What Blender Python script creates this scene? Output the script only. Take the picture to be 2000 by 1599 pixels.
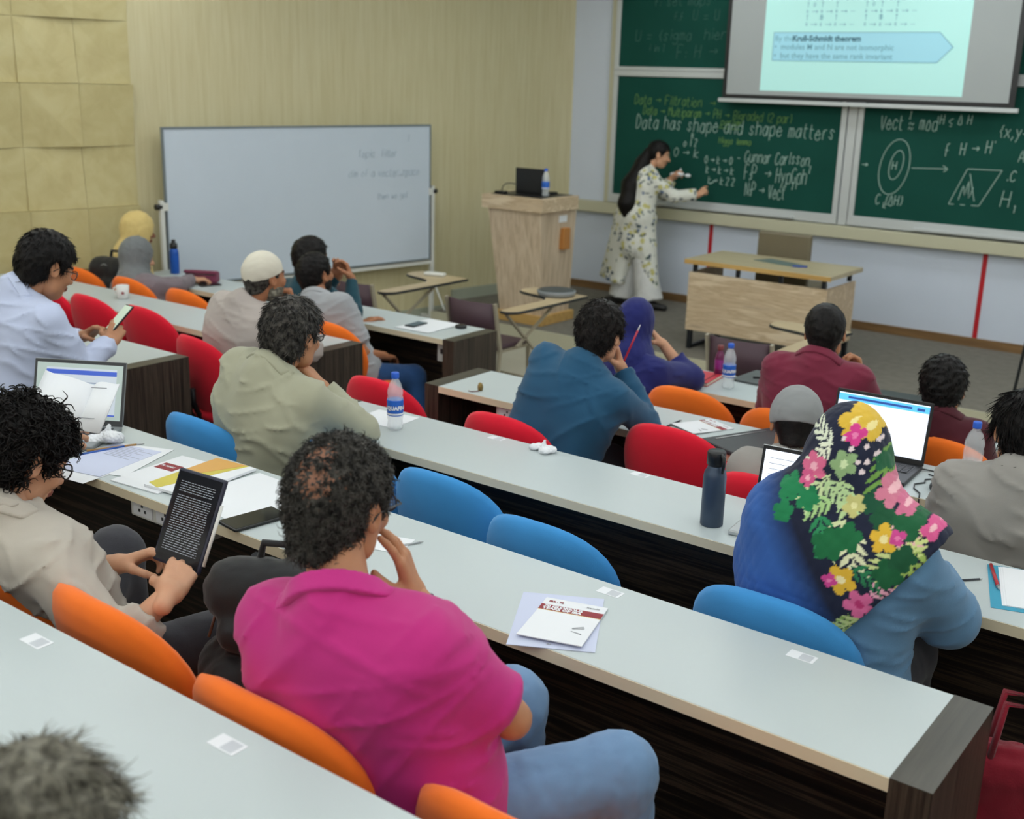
import bpy, bmesh, math, random
import numpy as np
from mathutils import Vector, Matrix

for o in list(bpy.data.objects): bpy.data.objects.remove(o, do_unlink=True)
SC = bpy.context.scene
COL = SC.collection
PI = math.pi

# ------------------------------------------------------------------ camera
CAM_H = 2.26
def cam_matrix(yaw, pitch, roll):
    f = Vector((-math.sin(yaw)*math.cos(pitch), math.cos(yaw)*math.cos(pitch), -math.sin(pitch)))
    r = Vector((math.cos(yaw), math.sin(yaw), 0)); u = r.cross(f)
    c, s = math.cos(roll), math.sin(roll)
    r2 = c*r + s*u; u2 = -s*r + c*u
    M = Matrix((r2, u2, -f)).transposed().to_4x4()
    M.translation = (0, 0, CAM_H)
    return M
cd = bpy.data.cameras.new('camera'); cam = bpy.data.objects.new('camera', cd); COL.objects.link(cam)
cam.matrix_world = cam_matrix(math.radians(36.769), math.radians(16.083), math.radians(1.599))
cd.sensor_width = 36; cd.lens = 36*2261/2000; cd.clip_start = .05; cd.clip_end = 60
cd.dof.use_dof = True; cd.dof.focus_distance = 3.4; cd.dof.aperture_fstop = 3.4
SC.camera = cam

# ------------------------------------------------------------------ light, exposure
w = bpy.data.worlds.new('room_air'); SC.world = w; w.use_nodes = True
w.node_tree.nodes['Background'].inputs[0].default_value = (.80, .90, 1, 1)
w.node_tree.nodes['Background'].inputs[1].default_value = .05
SC.view_settings.view_transform = 'Standard'; SC.view_settings.look = 'None'
SC.view_settings.gamma = 1; SC.view_settings.use_curve_mapping = False
SC.view_settings.exposure = -0.16
LAMP_POWER = 6.3
LAMP_COLOR = (.94, .995, 1.02)

# ------------------------------------------------------------------ helpers
def tag(o, label=None, cat=None, group=None, kind=None):
    if label: o['label'] = label
    if cat: o['category'] = cat
    if group: o['group'] = group
    if kind: o['kind'] = kind
    return o
def empty(name, loc=(0,0,0), rz=0, label=None, cat=None, group=None):
    o = bpy.data.objects.new(name, None); COL.objects.link(o)
    o.location = loc; o.rotation_euler = (0,0,rz); o.empty_display_size = .1
    return tag(o, label, cat, group)
def obj(name, me, mat=None, parent=None, loc=None, rot=None):
    o = bpy.data.objects.new(name, me); COL.objects.link(o)
    if mat is not None:
        ms = mat if isinstance(mat, (list, tuple)) else [mat]
        if not me.materials:
            for m in ms: me.materials.append(m)
    if parent is not None: o.parent = parent
    if loc is not None: o.location = loc
    if rot is not None: o.rotation_euler = rot
    return o
def copy_tree(o, parent=None):
    c = o.copy(); COL.objects.link(c); c.parent = parent
    for ch in o.children: copy_tree(ch, c)
    return c

class MB:
    """collects verts/faces for one mesh"""
    def __init__(s): s.v=[]; s.f=[]; s.mi=[]; s.sm=[]
    def add(s, vs, fs, m=0, smooth=False):
        b=len(s.v); s.v += [tuple(v) for v in vs]
        for f in fs: s.f.append([i+b for i in f]); s.mi.append(m); s.sm.append(smooth)
        return s
    def box(s, lo, hi, m=0, bev=0.0, M=None):
        (x0,y0,z0),(x1,y1,z1)=lo,hi
        if bev<=0:
            vs=[(x0,y0,z0),(x1,y0,z0),(x1,y1,z0),(x0,y1,z0),(x0,y0,z1),(x1,y0,z1),(x1,y1,z1),(x0,y1,z1)]
            fs=[(0,3,2,1),(4,5,6,7),(0,1,5,4),(1,2,6,5),(2,3,7,6),(3,0,4,7)]
        else:
            bm=bmesh.new(); bmesh.ops.create_cube(bm,size=1)
            for v in bm.verts:
                v.co=Vector(((x0+x1)/2+v.co.x*(x1-x0),(y0+y1)/2+v.co.y*(y1-y0),(z0+z1)/2+v.co.z*(z1-z0)))
            bmesh.ops.bevel(bm,geom=bm.edges[:],offset=bev,segments=2,affect='EDGES',profile=.5)
            bm.verts.index_update()
            vs=[v.co[:] for v in bm.verts]; fs=[[v.index for v in f.verts] for f in bm.faces]; bm.free()
        if M is not None: vs=[(M@Vector(v))[:] for v in vs]
        return s.add(vs,fs,m,False)
    def tube(s, pts, r, n=8, m=0, closed=False, cap=True, smooth=True):
        pts=[Vector(p) for p in pts]; N=len(pts)
        rs=r if isinstance(r,(list,tuple)) else [r]*N
        vs=[]; t0=None; up=None
        for i in range(N):
            if closed: t=(pts[(i+1)%N]-pts[i-1])
            else: t=pts[min(i+1,N-1)]-pts[max(i-1,0)]
            if t.length<1e-9: t=Vector((0,0,1))
            t.normalize()
            if up is None:
                up=Vector((0,0,1)) if abs(t.z)<.9 else Vector((1,0,0))
            up=(up-t*up.dot(t))
            if up.length<1e-6: up=t.orthogonal()
            up.normalize(); sd=t.cross(up)
            for k in range(n):
                a=2*PI*k/n; vs.append(pts[i]+(up*math.cos(a)+sd*math.sin(a))*rs[i])
        fs=[]
        for i in range(N if closed else N-1):
            j=(i+1)%N
            for k in range(n): fs.append((i*n+k,i*n+(k+1)%n,j*n+(k+1)%n,j*n+k))
        s.add(vs,fs,m,smooth)
        if cap and not closed:
            b=len(s.v)-len(vs)
            s.f.append([b+k for k in range(n)][::-1]); s.mi.append(m); s.sm.append(False)
            s.f.append([b+(N-1)*n+k for k in range(n)]); s.mi.append(m); s.sm.append(False)
        return s
    def bar(s, a, b, w, h=None, m=0, up=(0,0,1)):
        """rectangular bar from a to b"""
        h=h or w; a=Vector(a); b=Vector(b); t=(b-a).normalized(); u=Vector(up)
        if abs(t.dot(u))>.95: u=Vector((1,0,0)) if abs(t.x)<.9 else Vector((0,1,0))
        sd=t.cross(u).normalized(); u=sd.cross(t).normalized()
        vs=[]
        for p in (a,b):
            for i,j in ((-1,-1),(1,-1),(1,1),(-1,1)): vs.append(p+sd*i*w/2+u*j*h/2)
        return s.add(vs,[(0,1,2,3),(7,6,5,4),(0,4,5,1),(1,5,6,2),(2,6,7,3),(3,7,4,0)],m)
    def lathe(s, prof, n=20, m=0, c=(0,0,0), smooth=True, mfun=None):
        vs=[];fs=[];N=len(prof)
        for r,z in prof:
            for k in range(n):
                a=2*PI*k/n; vs.append((c[0]+r*math.cos(a),c[1]+r*math.sin(a),c[2]+z))
        for i in range(N-1):
            for k in range(n): fs.append((i*n+k,i*n+(k+1)%n,(i+1)*n+(k+1)%n,(i+1)*n+k))
        fs.append(list(range(n))[::-1]); fs.append([(N-1)*n+k for k in range(n)])
        return s.add(vs,fs,m,smooth)
    def prism(s, poly, z0, z1, m=0, axis='z', M=None):
        """extrude 2D polygon (ccw) between z0,z1; axis: z -> (x,y,z); y -> (x,z) poly along y ; x -> (y,z) poly along x"""
        n=len(poly); vs=[]
        for z in (z0,z1):
            for a,b in poly:
                vs.append({'z':(a,b,z),'y':(a,z,b),'x':(z,a,b)}[axis])
        fs=[list(range(n))[::-1],[n+i for i in range(n)]]+[(i,(i+1)%n,n+(i+1)%n,n+i) for i in range(n)]
        if M is not None: vs=[(M@Vector(v))[:] for v in vs]
        return s.add(vs,fs,m)
    def mesh(s, name='mesh'):
        me=bpy.data.meshes.new(name); me.from_pydata(s.v,[],s.f)
        me.polygons.foreach_set('material_index',s.mi); me.polygons.foreach_set('use_smooth',s.sm)
        bm=bmesh.new(); bm.from_mesh(me); bmesh.ops.recalc_face_normals(bm,faces=bm.faces[:]); bm.to_mesh(me); bm.free()
        me.update(); return me
    def build(s, name, mat, parent=None, loc=None, rot=None):
        return obj(name, s.mesh(name), mat, parent, loc, rot)

# ------------------------------------------------------------------ materials
def srgb(c):
    if isinstance(c,str): c=[int(c[i:i+2],16) for i in (0,2,4)]
    return tuple(((x/255)/12.92 if x/255<=.04045 else ((x/255+.055)/1.055)**2.4) for x in c)+(1,)
MATS={}
def nodes(name):
    m=bpy.data.materials.new(name); m.use_nodes=True; MATS[name]=m
    nt=m.node_tree; b=nt.nodes['Principled BSDF']; return m,nt,b
def N(nt,t,**kw):
    n=nt.nodes.new(t)
    for k,v in kw.items():
        if k in n.inputs: n.inputs[k].default_value=v
        else: setattr(n,k,v)
    return n
def coords(nt, scale=(1,1,1), rot=(0,0,0), which='Object'):
    tc=N(nt,'ShaderNodeTexCoord'); mp=N(nt,'ShaderNodeMapping')
    mp.inputs['Scale'].default_value=scale; mp.inputs['Rotation'].default_value=rot
    nt.links.new(tc.outputs[which],mp.inputs[0]); return mp.outputs[0]
def ramp(nt, fac, stops):
    r=N(nt,'ShaderNodeValToRGB'); e=r.color_ramp.elements
    while len(e)<len(stops): e.new(.5)
    for i,(p,c) in enumerate(stops): e[i].position=p; e[i].color=srgb(c)
    nt.links.new(fac,r.inputs[0]); return r.outputs[0]
def bump(nt,b,h,strength=.2,dist=.002):
    bp=N(nt,'ShaderNodeBump'); bp.inputs['Strength'].default_value=strength; bp.inputs['Distance'].default_value=dist
    nt.links.new(h,bp.inputs['Height']); nt.links.new(bp.outputs[0],b.inputs['Normal'])
def plain(name,c,rough=.5,metal=0,var=.06,vscale=6,bstr=0,bscale=60,spec=.5,coat=0,sheen=0):
    """colour with slight procedural mottling and optional fine relief"""
    m,nt,b=nodes(name); b.inputs['Roughness'].default_value=rough; b.inputs['Metallic'].default_value=metal
    b.inputs['Specular IOR Level'].default_value=spec
    if coat: b.inputs['Coat Weight'].default_value=coat
    if sheen: b.inputs['Sheen Weight'].default_value=sheen
    co=coords(nt); n=N(nt,'ShaderNodeTexNoise',Scale=vscale,Detail=4.0); nt.links.new(co,n.inputs['Vector'])
    c0=srgb(c); hs=N(nt,'ShaderNodeMix',data_type='RGBA')
    hs.inputs[6].default_value=tuple(x*(1-var) for x in c0[:3])+(1,); hs.inputs[7].default_value=tuple(min(1,x*(1+var)) for x in c0[:3])+(1,)
    nt.links.new(n.outputs['Fac'],hs.inputs[0]); nt.links.new(hs.outputs[2],b.inputs['Base Color'])
    if bstr:
        n2=N(nt,'ShaderNodeTexNoise',Scale=bscale,Detail=3.0); nt.links.new(co,n2.inputs['Vector']); bump(nt,b,n2.outputs['Fac'],bstr,.004)
    return m
def emit(name,c,strength):
    m,nt,b=nodes(name); b.inputs['Base Color'].default_value=srgb(c); b.inputs['Emission Color'].default_value=srgb(c); b.inputs['Emission Strength'].default_value=strength
    b.inputs['Roughness'].default_value=.4
    return m
def wood(name,stops,scale=(1,1,1),wscale=6,dist=3,rough=.45,bstr=.08,rot=(0,0,0)):
    """streaky wood; grain runs along the axis with the small scale"""
    m,nt,b=nodes(name); b.inputs['Roughness'].default_value=rough
    co=coords(nt,scale,rot); n=N(nt,'ShaderNodeTexNoise',Scale=wscale,Detail=6.0,Roughness=.6,Distortion=dist*.1)
    nt.links.new(co,n.inputs['Vector'])
    col=ramp(nt,n.outputs['Fac'],stops); nt.links.new(col,b.inputs['Base Color'])
    bump(nt,b,n.outputs['Fac'],bstr,.002); return m
def fabric(name,c,rough=.85,scale=380,var=.10,bstr=.25,sheen=.15,fold=0):
    m,nt,b=nodes(name); b.inputs['Roughness'].default_value=rough; b.inputs['Sheen Weight'].default_value=sheen; b.inputs['Specular IOR Level'].default_value=.25
    co=coords(nt); n=N(nt,'ShaderNodeTexNoise',Scale=7.0,Detail=5.0); nt.links.new(co,n.inputs['Vector'])
    c0=srgb(c); mx=N(nt,'ShaderNodeMix',data_type='RGBA')
    mx.inputs[6].default_value=tuple(x*(1-var) for x in c0[:3])+(1,); mx.inputs[7].default_value=tuple(min(1,x*(1+var)) for x in c0[:3])+(1,)
    nt.links.new(n.outputs['Fac'],mx.inputs[0]); nt.links.new(mx.outputs[2],b.inputs['Base Color'])
    v=N(nt,'ShaderNodeTexNoise',Scale=float(scale),Detail=2.0); nt.links.new(co,v.inputs['Vector'])
    h=v.outputs['Fac']
    if fold:
        w_=N(nt,'ShaderNodeTexNoise',Scale=9.0,Detail=2.0,Distortion=1.2); nt.links.new(co,w_.inputs['Vector'])
        a=N(nt,'ShaderNodeMath',operation='MULTIPLY_ADD'); nt.links.new(w_.outputs['Fac'],a.inputs[0]); a.inputs[1].default_value=fold; nt.links.new(h,a.inputs[2]); h=a.outputs[0]
    bump(nt,b,h,bstr,.0015); return m

M_={}
M_['wall_wood']=wood('wall_wood',[(.2,'c4b88d'),(.5,'cfc59d'),(.8,'d7cfab')],(9,9,.5),3,4,.55,.05)
M_['tile_wood']=wood('tile_wood',[(.2,'b9aa78'),(.5,'c6b986'),(.8,'d0c595')],(2,2,2),3,6,.5,.05)
M_['wall_white']=plain('wall_white','ccd4e2',.5,var=.03,vscale=3)
M_['ledge']=plain('ledge_cream','bfbca2',.5,var=.04)
M_['skirt_brown']=wood('skirt_brown',[(.2,'5a4128'),(.8,'8d6c45')],(.6,8,8),3)
M_['skirt_green']=plain('skirt_grey_green','a8ad9b',.45)
M_['red_strip']=plain('red_strip','b81a26',.4)
M_['alu']=plain('aluminium','c4c8c8',.35,.15,.04)
M_['chalk_green']=plain('chalkboard_green','17493f',.75,var=.18,vscale=2.5,spec=.12)
M_['desk_white']=plain('desk_white','bcc5c6',.34,var=.02,vscale=3,spec=.35)
M_['desk_edge']=plain('desk_edge_cream','dccfb2',.4,var=.04)
M_['zebra_v']=wood('dark_zebrano_upright',[(.30,'120d0a'),(.45,'2f2620'),(.55,'4a3f35'),(.62,'2a211c'),(.75,'574b40')],(30,30,.7),2.2,3,.42,.1)
M_['zebra_h']=wood('dark_zebrano_level',[(.30,'0e0a08'),(.48,'221a15'),(.56,'4a3c30'),(.64,'1a1411'),(.78,'54453a')],(.8,30,30),2.2,3,.42,.1)
M_['zebra_cap_lit']=wood('dark_zebrano_cap_lit',[(.25,'2c2922'),(.75,'4a463c')],(22,1.2,22),2.2,3,.38,.05)  # end panel tops: reflected light painted in as a lighter, greyer tone
M_['oak_v']=wood('light_oak_upright',[(.25,'a58f75'),(.5,'c9b49a'),(.75,'dac8b0')],(14,14,.8),2.5,5,.5,.1)
M_['oak_h']=wood('light_oak_level',[(.25,'a8927a'),(.42,'cbb597'),(.5,'b79f80'),(.6,'d6c2a5'),(.8,'dfcdb0')],(.9,9,9),2.2,9,.5,.1)
M_['oak_edge']=wood('oak_edge_golden',[(.3,'b28a4c'),(.7,'cda765')],(1,12,12),2,3,.5,.05)
M_['oak_top']=wood('oak_top_pale',[(.3,'a79a78'),(.7,'bdb191')],(1,10,10),2,3,.35,.04)
M_['carpet']=plain('carpet_grey_brown','77736a',.95,var=.28,vscale=14,bstr=.6,bscale=180,spec=.1)
M_['floor_tile']=plain('floor_vinyl_pale','a9a697',.4,var=.10,vscale=5)
M_['tier_floor']=plain('tier_floor_dark','57504a',.8,var=.15,vscale=10)
M_['riser']=plain('riser_cream','bdb9a0',.5)
M_['ceiling']=plain('ceiling_white','d6d6d0',.8,var=.03)
M_['back_wall']=plain('back_wall_cream','e2dccb',.7,var=.03)
M_['black_metal']=plain('black_metal','23262a',.4,.3,.05)
M_['black_plastic']=plain('black_plastic','17181a',.4,0,.08)
M_['dark_plastic']=plain('dark_grey_plastic','36383b',.5,0,.08)
M_['grey_plastic']=plain('grey_plastic','85898b',.45,0,.05)
M_['silver']=plain('silver_metal','b5b8ba',.3,.6,.04)
M_['beige_metal']=plain('beige_metal_tube','a89f8c',.4,.2,.05)
M_['maroon_seat']=plain('maroon_plastic_seat','4a343d',.55,var=.08)
M_['white_plastic']=plain('white_plastic','d9dad5',.4,var=.03)
M_['paper']=plain('white_paper','e6e8ec',.7,var=.015)
M_['paper_blue']=plain('bluish_paper','c9cfe6',.7,var=.02)
M_['print_red']=plain('brochure_red','8e2630',.6,var=.08)
M_['print_gold']=plain('brochure_gold','d8bb6c',.6)
M_['ink']=plain('print_grey','8b8d92',.7)
M_['ink_dark']=plain('print_dark','3c3f46',.7)
M_['chalk']=plain('white_chalk','a5bfb4',.9)
M_['chalk_faint']=plain('faint_chalk','3f6b60',.9)
M_['chalk_yellow']=plain('green_yellow_chalk','6c9450',.9)
M_['chair_orange']=fabric('orange_upholstery','f57420',scale=500)
M_['chair_red']=fabric('red_upholstery','de1630',scale=500)
M_['chair_blue']=fabric('blue_upholstery','3d8fd0',scale=500)
M_['chair_base']=plain('chair_base_black','1b1b1d',.5,.2)

# ------------------------------------------------------------------ room
WALL_Y=10.12; STAGE_Z=.14; STAGE_Y=8.02
CORNER=Vector((-6.9,WALL_Y,0)); PHI=math.radians(10)
WD=Vector((-math.sin(PHI),-math.cos(PHI),0))      # along the left wall, away from the corner
WN=Vector((math.cos(PHI),-math.sin(PHI),0))       # out of the left wall into the room
CEIL=3.7
def wl(s,z,off=0): return CORNER+WD*s+WN*off+Vector((0,0,z))
def struct(name,mb,mat,label=None): 
    return tag(mb.build(name,mat),label,None,None,'structure')

struct('floor',MB().box((-9.5,-2.6,-.2),(4,10.3,0)),M_['floor_tile'],'pale vinyl floor in front of the first desks')
st=struct('floor_stage',MB().prism([(-6.95,STAGE_Y),(4,STAGE_Y),(4,WALL_Y),(-8.2,WALL_Y),(-8.2,8.55),(-6.95,8.55)],0,STAGE_Z),M_['carpet'],'low stage floor covered in grey brown carpet')
MB().box((-6.96,STAGE_Y-.012,0.001),(4,STAGE_Y,STAGE_Z+.002)).build('riser',M_['riser'],st)
ROW_Y=[5.518,4.50,3.482,2.464,1.197]; ROW_Z=[.75,.818,.886,.954,1.12]
FLOOR_Z=[0,.068,.136,.204,.37]
for i in range(1,5):
    y1=ROW_Y[i]+.05; y0=(ROW_Y[i+1]+.05) if i<4 else -2.6
    struct('floor_tier',MB().box((-9.4,y0,.0),(4,y1,FLOOR_Z[i])),M_['tier_floor'])
wf=struct('wall_front',MB().box((-7.2,WALL_Y,0),(4,WALL_Y+.2,CEIL)),M_['wall_white'],'white panelled front wall behind the chalkboards')
for x in (-5.221,-2.657,-.1,2.45):
    MB().box((x-.019,WALL_Y-.006,STAGE_Z+.06),(x+.019,WALL_Y+.002,.95)).build('red_strip',M_['red_strip'],wf)
struct('trim_1',MB().box((-6.9,WALL_Y-.10,.944),(4,WALL_Y,1.052),bev=.006),M_['ledge'],'cream ledge below the chalkboards')
struct('baseboard_front',MB().box((-6.9,WALL_Y-.02,STAGE_Z),(4,WALL_Y,STAGE_Z+.075)),M_['skirt_brown'],'brown baseboard under the white wall')
q=[wl(0,0),wl(14,0),wl(14,0,-.2),wl(0,0,-.2)]
wlft=struct('wall_left',MB().prism([(p.x,p.y) for p in q],0,CEIL),M_['wall_wood'],'pale wood veneered left wall with square relief panels')
mb=MB(); a,b,c,d=wl(0,0),wl(1.59,0),wl(1.59,0,.018),wl(0,0,.018)
mb.prism([(p.x,p.y) for p in (a,b,c,d)],STAGE_Z,STAGE_Z+.105)
a,b,c,d=wl(1.59,0),wl(14,0),wl(14,0,.018),wl(1.59,0,.018)
mb.prism([(p.x,p.y) for p in (a,b,c,d)],0,.105)
struct('baseboard_left',mb,M_['skirt_green'])
# tilted square tiles on the rear part of the left wall: each tile stands out at two edges
TW,TH=.42,.4475; S0=4.742
rnd=random.Random(5)
for ci in range(9):
    for ri in range(8):
        z0=1.225+TH*(ri-3); 
        if z0<.0: continue
        if z0+TH>CEIL: continue
        s0=S0+TW*ci
        lo,hi=.004,.055
        odd=(ci+ri)%2
        # corner offsets: (near corner s0 bottom, s0 top, s1 bottom, s1 top)
        if odd: off={(0,0):lo,(0,1):lo,(1,0):hi,(1,1):lo+.012}
        else:   off={(0,0):hi,(0,1):lo+.01,(1,0):lo+.012,(1,1):lo}
        if ri%2==0:
            off={k:(hi+lo-v) for k,v in off.items()}
        vs=[];g=.0015
        for (i,j) in ((0,0),(1,0),(1,1),(0,1)):
            vs.append(wl(s0+g+(TW-2*g)*i,z0+g+(TH-2*g)*j,off[(i,j)]))
        for (i,j) in ((0,0),(1,0),(1,1),(0,1)):
            vs.append(wl(s0+g+(TW-2*g)*i,z0+g+(TH-2*g)*j,-.01))
        MB().add(vs,[(0,1,2,3),(0,4,5,1),(1,5,6,2),(2,6,7,3),(3,7,4,0),(7,6,5,4)]).build('tile',M_['tile_wood'],wlft)
struct('wall_right',MB().box((4,-2.6,0),(4.2,10.3,CEIL)),M_['back_wall'])
struct('wall_back',MB().box((-9.6,-2.8,0),(4.2,-2.6,CEIL)),M_['back_wall'])
struct('ceiling',MB().box((-9.8,-2.8,CEIL),(4.2,10.4,CEIL+.15)),M_['ceiling'])
# unseen ceiling lights, hung as all-round glowing boxes to brighten the walls
M_['lamp']=emit('lamp_diffuser','ffffff',LAMP_POWER)
MATS['lamp_diffuser'].node_tree.nodes['Principled BSDF'].inputs['Emission Color'].default_value=LAMP_COLOR+(1,)
fm=MB()
fm.box((-.62,-.17,-.36),(-.6,.17,-.22)).box((.6,-.17,-.36),(.62,.17,-.22)).box((-.45,-.01,-.24),(-.43,.01,0)).box((.43,-.01,-.24),(.45,.01,0))
fme=fm.mesh('light_frame'); dme=MB().box((-.6,-.15,-.35),(.6,.15,-.24)).mesh('light_diffuser')
k=0
for y in (-2.1,-.6,1.3,3.2,5.1,7.0,8.9):  # front row added to brighten the walls, rear row for camera-facing sides
    for x in (-7.0,-5.0,-3.0,-1.0,1.0,3.0):
        if x<-6.9-(WALL_Y-y)*math.tan(PHI)+.7: continue
        t=empty('ceiling_light',(x,y,CEIL-.002),0,'unseen ceiling light box, hung low to brighten the walls','light','unseen hung ceiling lights')
        obj('frame',fme,M_['white_plastic'],t); obj('diffuser',dme,M_['lamp'],t)
# ------------------------------------------------------------------ stroke lettering
GL={'D':'02 08 28 46 44 22 02','a':'45 26 04 03 12 32 45/46 42','c':'45 26 05 03 12 32 43','d':'45 26 05 03 12 32 44/48 42','b':'08 02/05 26 36 45 43 32 12 03',
'e':'04 44 35 26 15 04 03 12 32 43','f':'38 28 17 12/05 35','g':'45 26 05 04 13 33 45/46 41 30 10 01','h':'08 02/05 16 36 45 42','i':'16 12/17 18','k':'08 02/46 04 42','l':'18 12',
'm':'06 02/05 16 25 22/25 36 45 42','n':'06 02/05 26 36 45 42','o':'26 15 03 12 32 44 35 26','p':'06 00/05 26 36 45 43 32 12 03','r':'06 02/04 16 36','s':'45 26 15 24 33 22 03',
't':'18 13 22 32/06 36','u':'06 03 12 32 44/46 42','y':'06 23/46 10','v':'06 22 46','x':'06 42/46 02','z':'06 46 02 42','w':'06 12 25 32 46','G':'47 28 06 04 12 32 44 34','C':'47 28 06 04 12 32 43',
'F':'02 08 48/05 35','P':'02 08 38 47 46 35 05','H':'02 08/42 48/05 45','N':'02 08 42 48','M':'02 08 25 48 42','V':'08 22 48','U':'08 03 12 32 43 48','I':'18 12/08 28/02 22','R':'02 08 38 47 46 35 05/25 42',
'T':'08 48/28 22','S':'47 28 07 06 34 43 22 03','A':'02 28 42/14 34','Y':'08 25 48/25 22','B':'02 08 38 47 46 35 05/35 44 33 22 02','E':'48 08 02 42/05 35','L':'08 02 42','0':'28 06 04 22 44 46 28','1':'17 28 22','2':'07 28 47 46 02 42','7':'08 48 12',
'#':'02 28 42 02','>':'05 65/46 65 44',':':'14 15/12 13','.':'12 13',',':'13 01','(':'28 16 14 22',')':'18 26 24 12','{':'38 27 26 15 24 23 32','=':'05 45/03 43','-':'04 34',"'":'18 17','+':'04 44/22 26','<':'46 04 42/11 41','~':'04 15 34 45/02 13 32 43'}
def strokes(text,x,z,h,slant=.12,sp=1.35,rise=0.0,seed=1,wf=1.0):
    """polylines in (x,z) for hand lettering, cap height h"""
    r=random.Random(seed); u=h/6; out=[]; cx=x
    for ch in text:
        if ch==' ': cx+=3.2*u*wf; continue
        g=GL.get(ch)
        if not g: cx+=4*u*wf; continue
        wdt=0; jz=r.uniform(-.3,.3)*u
        for s in g.split('/'):
            pl=[]
            for p in s.split():
                a,b=int(p[0]),int(p[1])-2; wdt=max(wdt,a)
                pl.append((cx+(a+slant*b*1.2)*u*.72*wf+r.uniform(-.12,.12)*u, z+b*u+jz+r.uniform(-.12,.12)*u+rise*(cx-x)))
            out.append(pl)
        cx+=(wdt*.72+sp)*u*wf
    return out
def smooth_pl(pl,n=3):
    if len(pl)<3: return pl
    out=[]
    for i in range(len(pl)-1):
        p0=pl[max(i-1,0)];p1=pl[i];p2=pl[i+1];p3=pl[min(i+2,len(pl)-1)]
        for k in range(n):
            t=k/n
            out.append(tuple(.5*((2*p1[j])+(-p0[j]+p2[j])*t+(2*p0[j]-5*p1[j]+4*p2[j]-p3[j])*t*t+(-p0[j]+3*p1[j]-3*p2[j]+p3[j])*t**3) for j in (0,1)))
    out.append(pl[-1]); return out
def stroke_mesh(pls,y,r=.0045):
    mb=MB()
    for pl in pls:
        pl=smooth_pl(pl)
        if len(pl)>1: mb.tube([(a,y,b) for a,b in pl],r,4,cap=False)
    return mb
def text_mesh(txt,size,bold=0,shear=0,align='LEFT'):
    cu=bpy.data.curves.new('txt','FONT'); cu.body=txt; cu.size=size; cu.offset=bold; cu.shear=shear; cu.align_x=align; cu.resolution_u=2
    o=bpy.data.objects.new('txt',cu); COL.objects.link(o)
    dg=bpy.context.evaluated_depsgraph_get(); dg.update()
    me=bpy.data.meshes.new_from_object(o.evaluated_get(dg)); me.materials.clear()
    bpy.data.objects.remove(o,do_unlink=True); bpy.data.curves.remove(cu); return me

# ------------------------------------------------------------------ chalkboards
BY=WALL_Y-.02
def chalkboard(x0,x1,z0,z1,y,label,tray=True,fb=.085):
    t=empty('chalkboard',((x0+x1)/2,WALL_Y-.05,z0),0,label,'chalkboard'); o=t.location
    def add(name,mb,mat): 
        ob=mb.build(name,mat,t); ob.location=-o; return ob
    add('panel',MB().box((x0,y,z0),(x1,y+.012,z1)),M_['chalk_green'])
    f=.05
    for nm,lo,hi in (('frame_rail',(x0-f,y-.018,z0-fb),(x1+f,y+.018,z0)),('frame_rail',(x0-f,y-.018,z1),(x1+f,y+.018,z1+.055)),
                     ('frame_stile',(x0-f,y-.017,z0),(x0,y+.017,z1)),('frame_stile',(x1,y-.017,z0),(x1+f,y+.017,z1))):
        add(nm,MB().box(lo,hi,bev=.004),M_['alu'])
    if tray: 
        add('chalk_tray',MB().box((x0+.55,y-.06,z0-fb+.012),(x1-.35,y-.018,z0-fb+.035),bev=.004),M_['alu'])
    return t,o,y
def write(t,pls,mat,r=.0038):
    tt,o,y=t; ob=stroke_mesh(pls,y-.002,r).build('chalk_writing',mat,tt); ob.location=-o; ob['kind']='stuff'; return ob
lb=chalkboard(-6.333,-4.012,1.145,2.285,WALL_Y-.045,'lower left green chalkboard with the hand written quotation being added to')
pl=strokes('Data has shape and shape matters',-6.10,1.80,.125,rise=-.006,sp=1.6,seed=3,wf=.735)
pl+=strokes('- Gunnar Carlsson',-4.98,1.545,.105,rise=.012,seed=4,sp=1.4,wf=.62)
pl+=strokes('F:P  > HypGph',-4.90,1.385,.135,rise=.0,seed=5,sp=1.2,wf=.56)+strokes('I',-4.27,1.485,.06,seed=2)
pl+=strokes('N:P > Vect',-4.88,1.235,.125,rise=.0,seed=6,sp=1.2,wf=.52)+strokes('I',-4.42,1.33,.06,seed=2)
pl+=strokes('0 > k > 0',-5.32,1.51,.07,seed=7,sp=.9,wf=.72)+strokes('k > k > k',-5.30,1.42,.07,seed=8,sp=.9,wf=.72)+strokes('k > k 2 2',-5.27,1.32,.07,seed=9,sp=.9,wf=.72)
pl+=strokes('0 > k',-5.66,1.55,.085,seed=10,sp=1.)+strokes('f 2',-5.49,1.655,.07,seed=11,wf=.6)+strokes('k',-5.48,1.735,.05,seed=12)+strokes('0',-5.56,1.65,.05,seed=13)
write(lb,pl,M_['chalk'])
pl=strokes('Data > Filtration  >',-6.13,2.03,.085,rise=-.01,seed=21,wf=.85)+strokes('Data > Multiparam > PH > Bigraded (2 par)',-6.03,1.93,.08,rise=-.01,seed=22,sp=1.15,wf=.78)
pl+=strokes('param',-5.18,1.865,.06,seed=23)+[[(-5.2,1.84),(-4.98,1.835)]]+strokes('Higgs lemma',-5.19,1.70,.055,seed=24,sp=.9)
write(lb,pl,M_['chalk_yellow'],.0034)
rb=chalkboard(-3.812,-1.25,1.15,2.285,WALL_Y-.045,'lower right green chalkboard with a chalk drawing of a loop and parallelogram')
def ell(cx,cz,a,b,ang,n=26,t0=0,t1=2*PI):
    return [(cx+a*math.cos(t)*math.cos(ang)-b*math.sin(t)*math.sin(ang),cz+a*math.cos(t)*math.sin(ang)+b*math.sin(t)*math.cos(ang)) for t in [t0+(t1-t0)*i/n for i in range(n+1)]]
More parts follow.
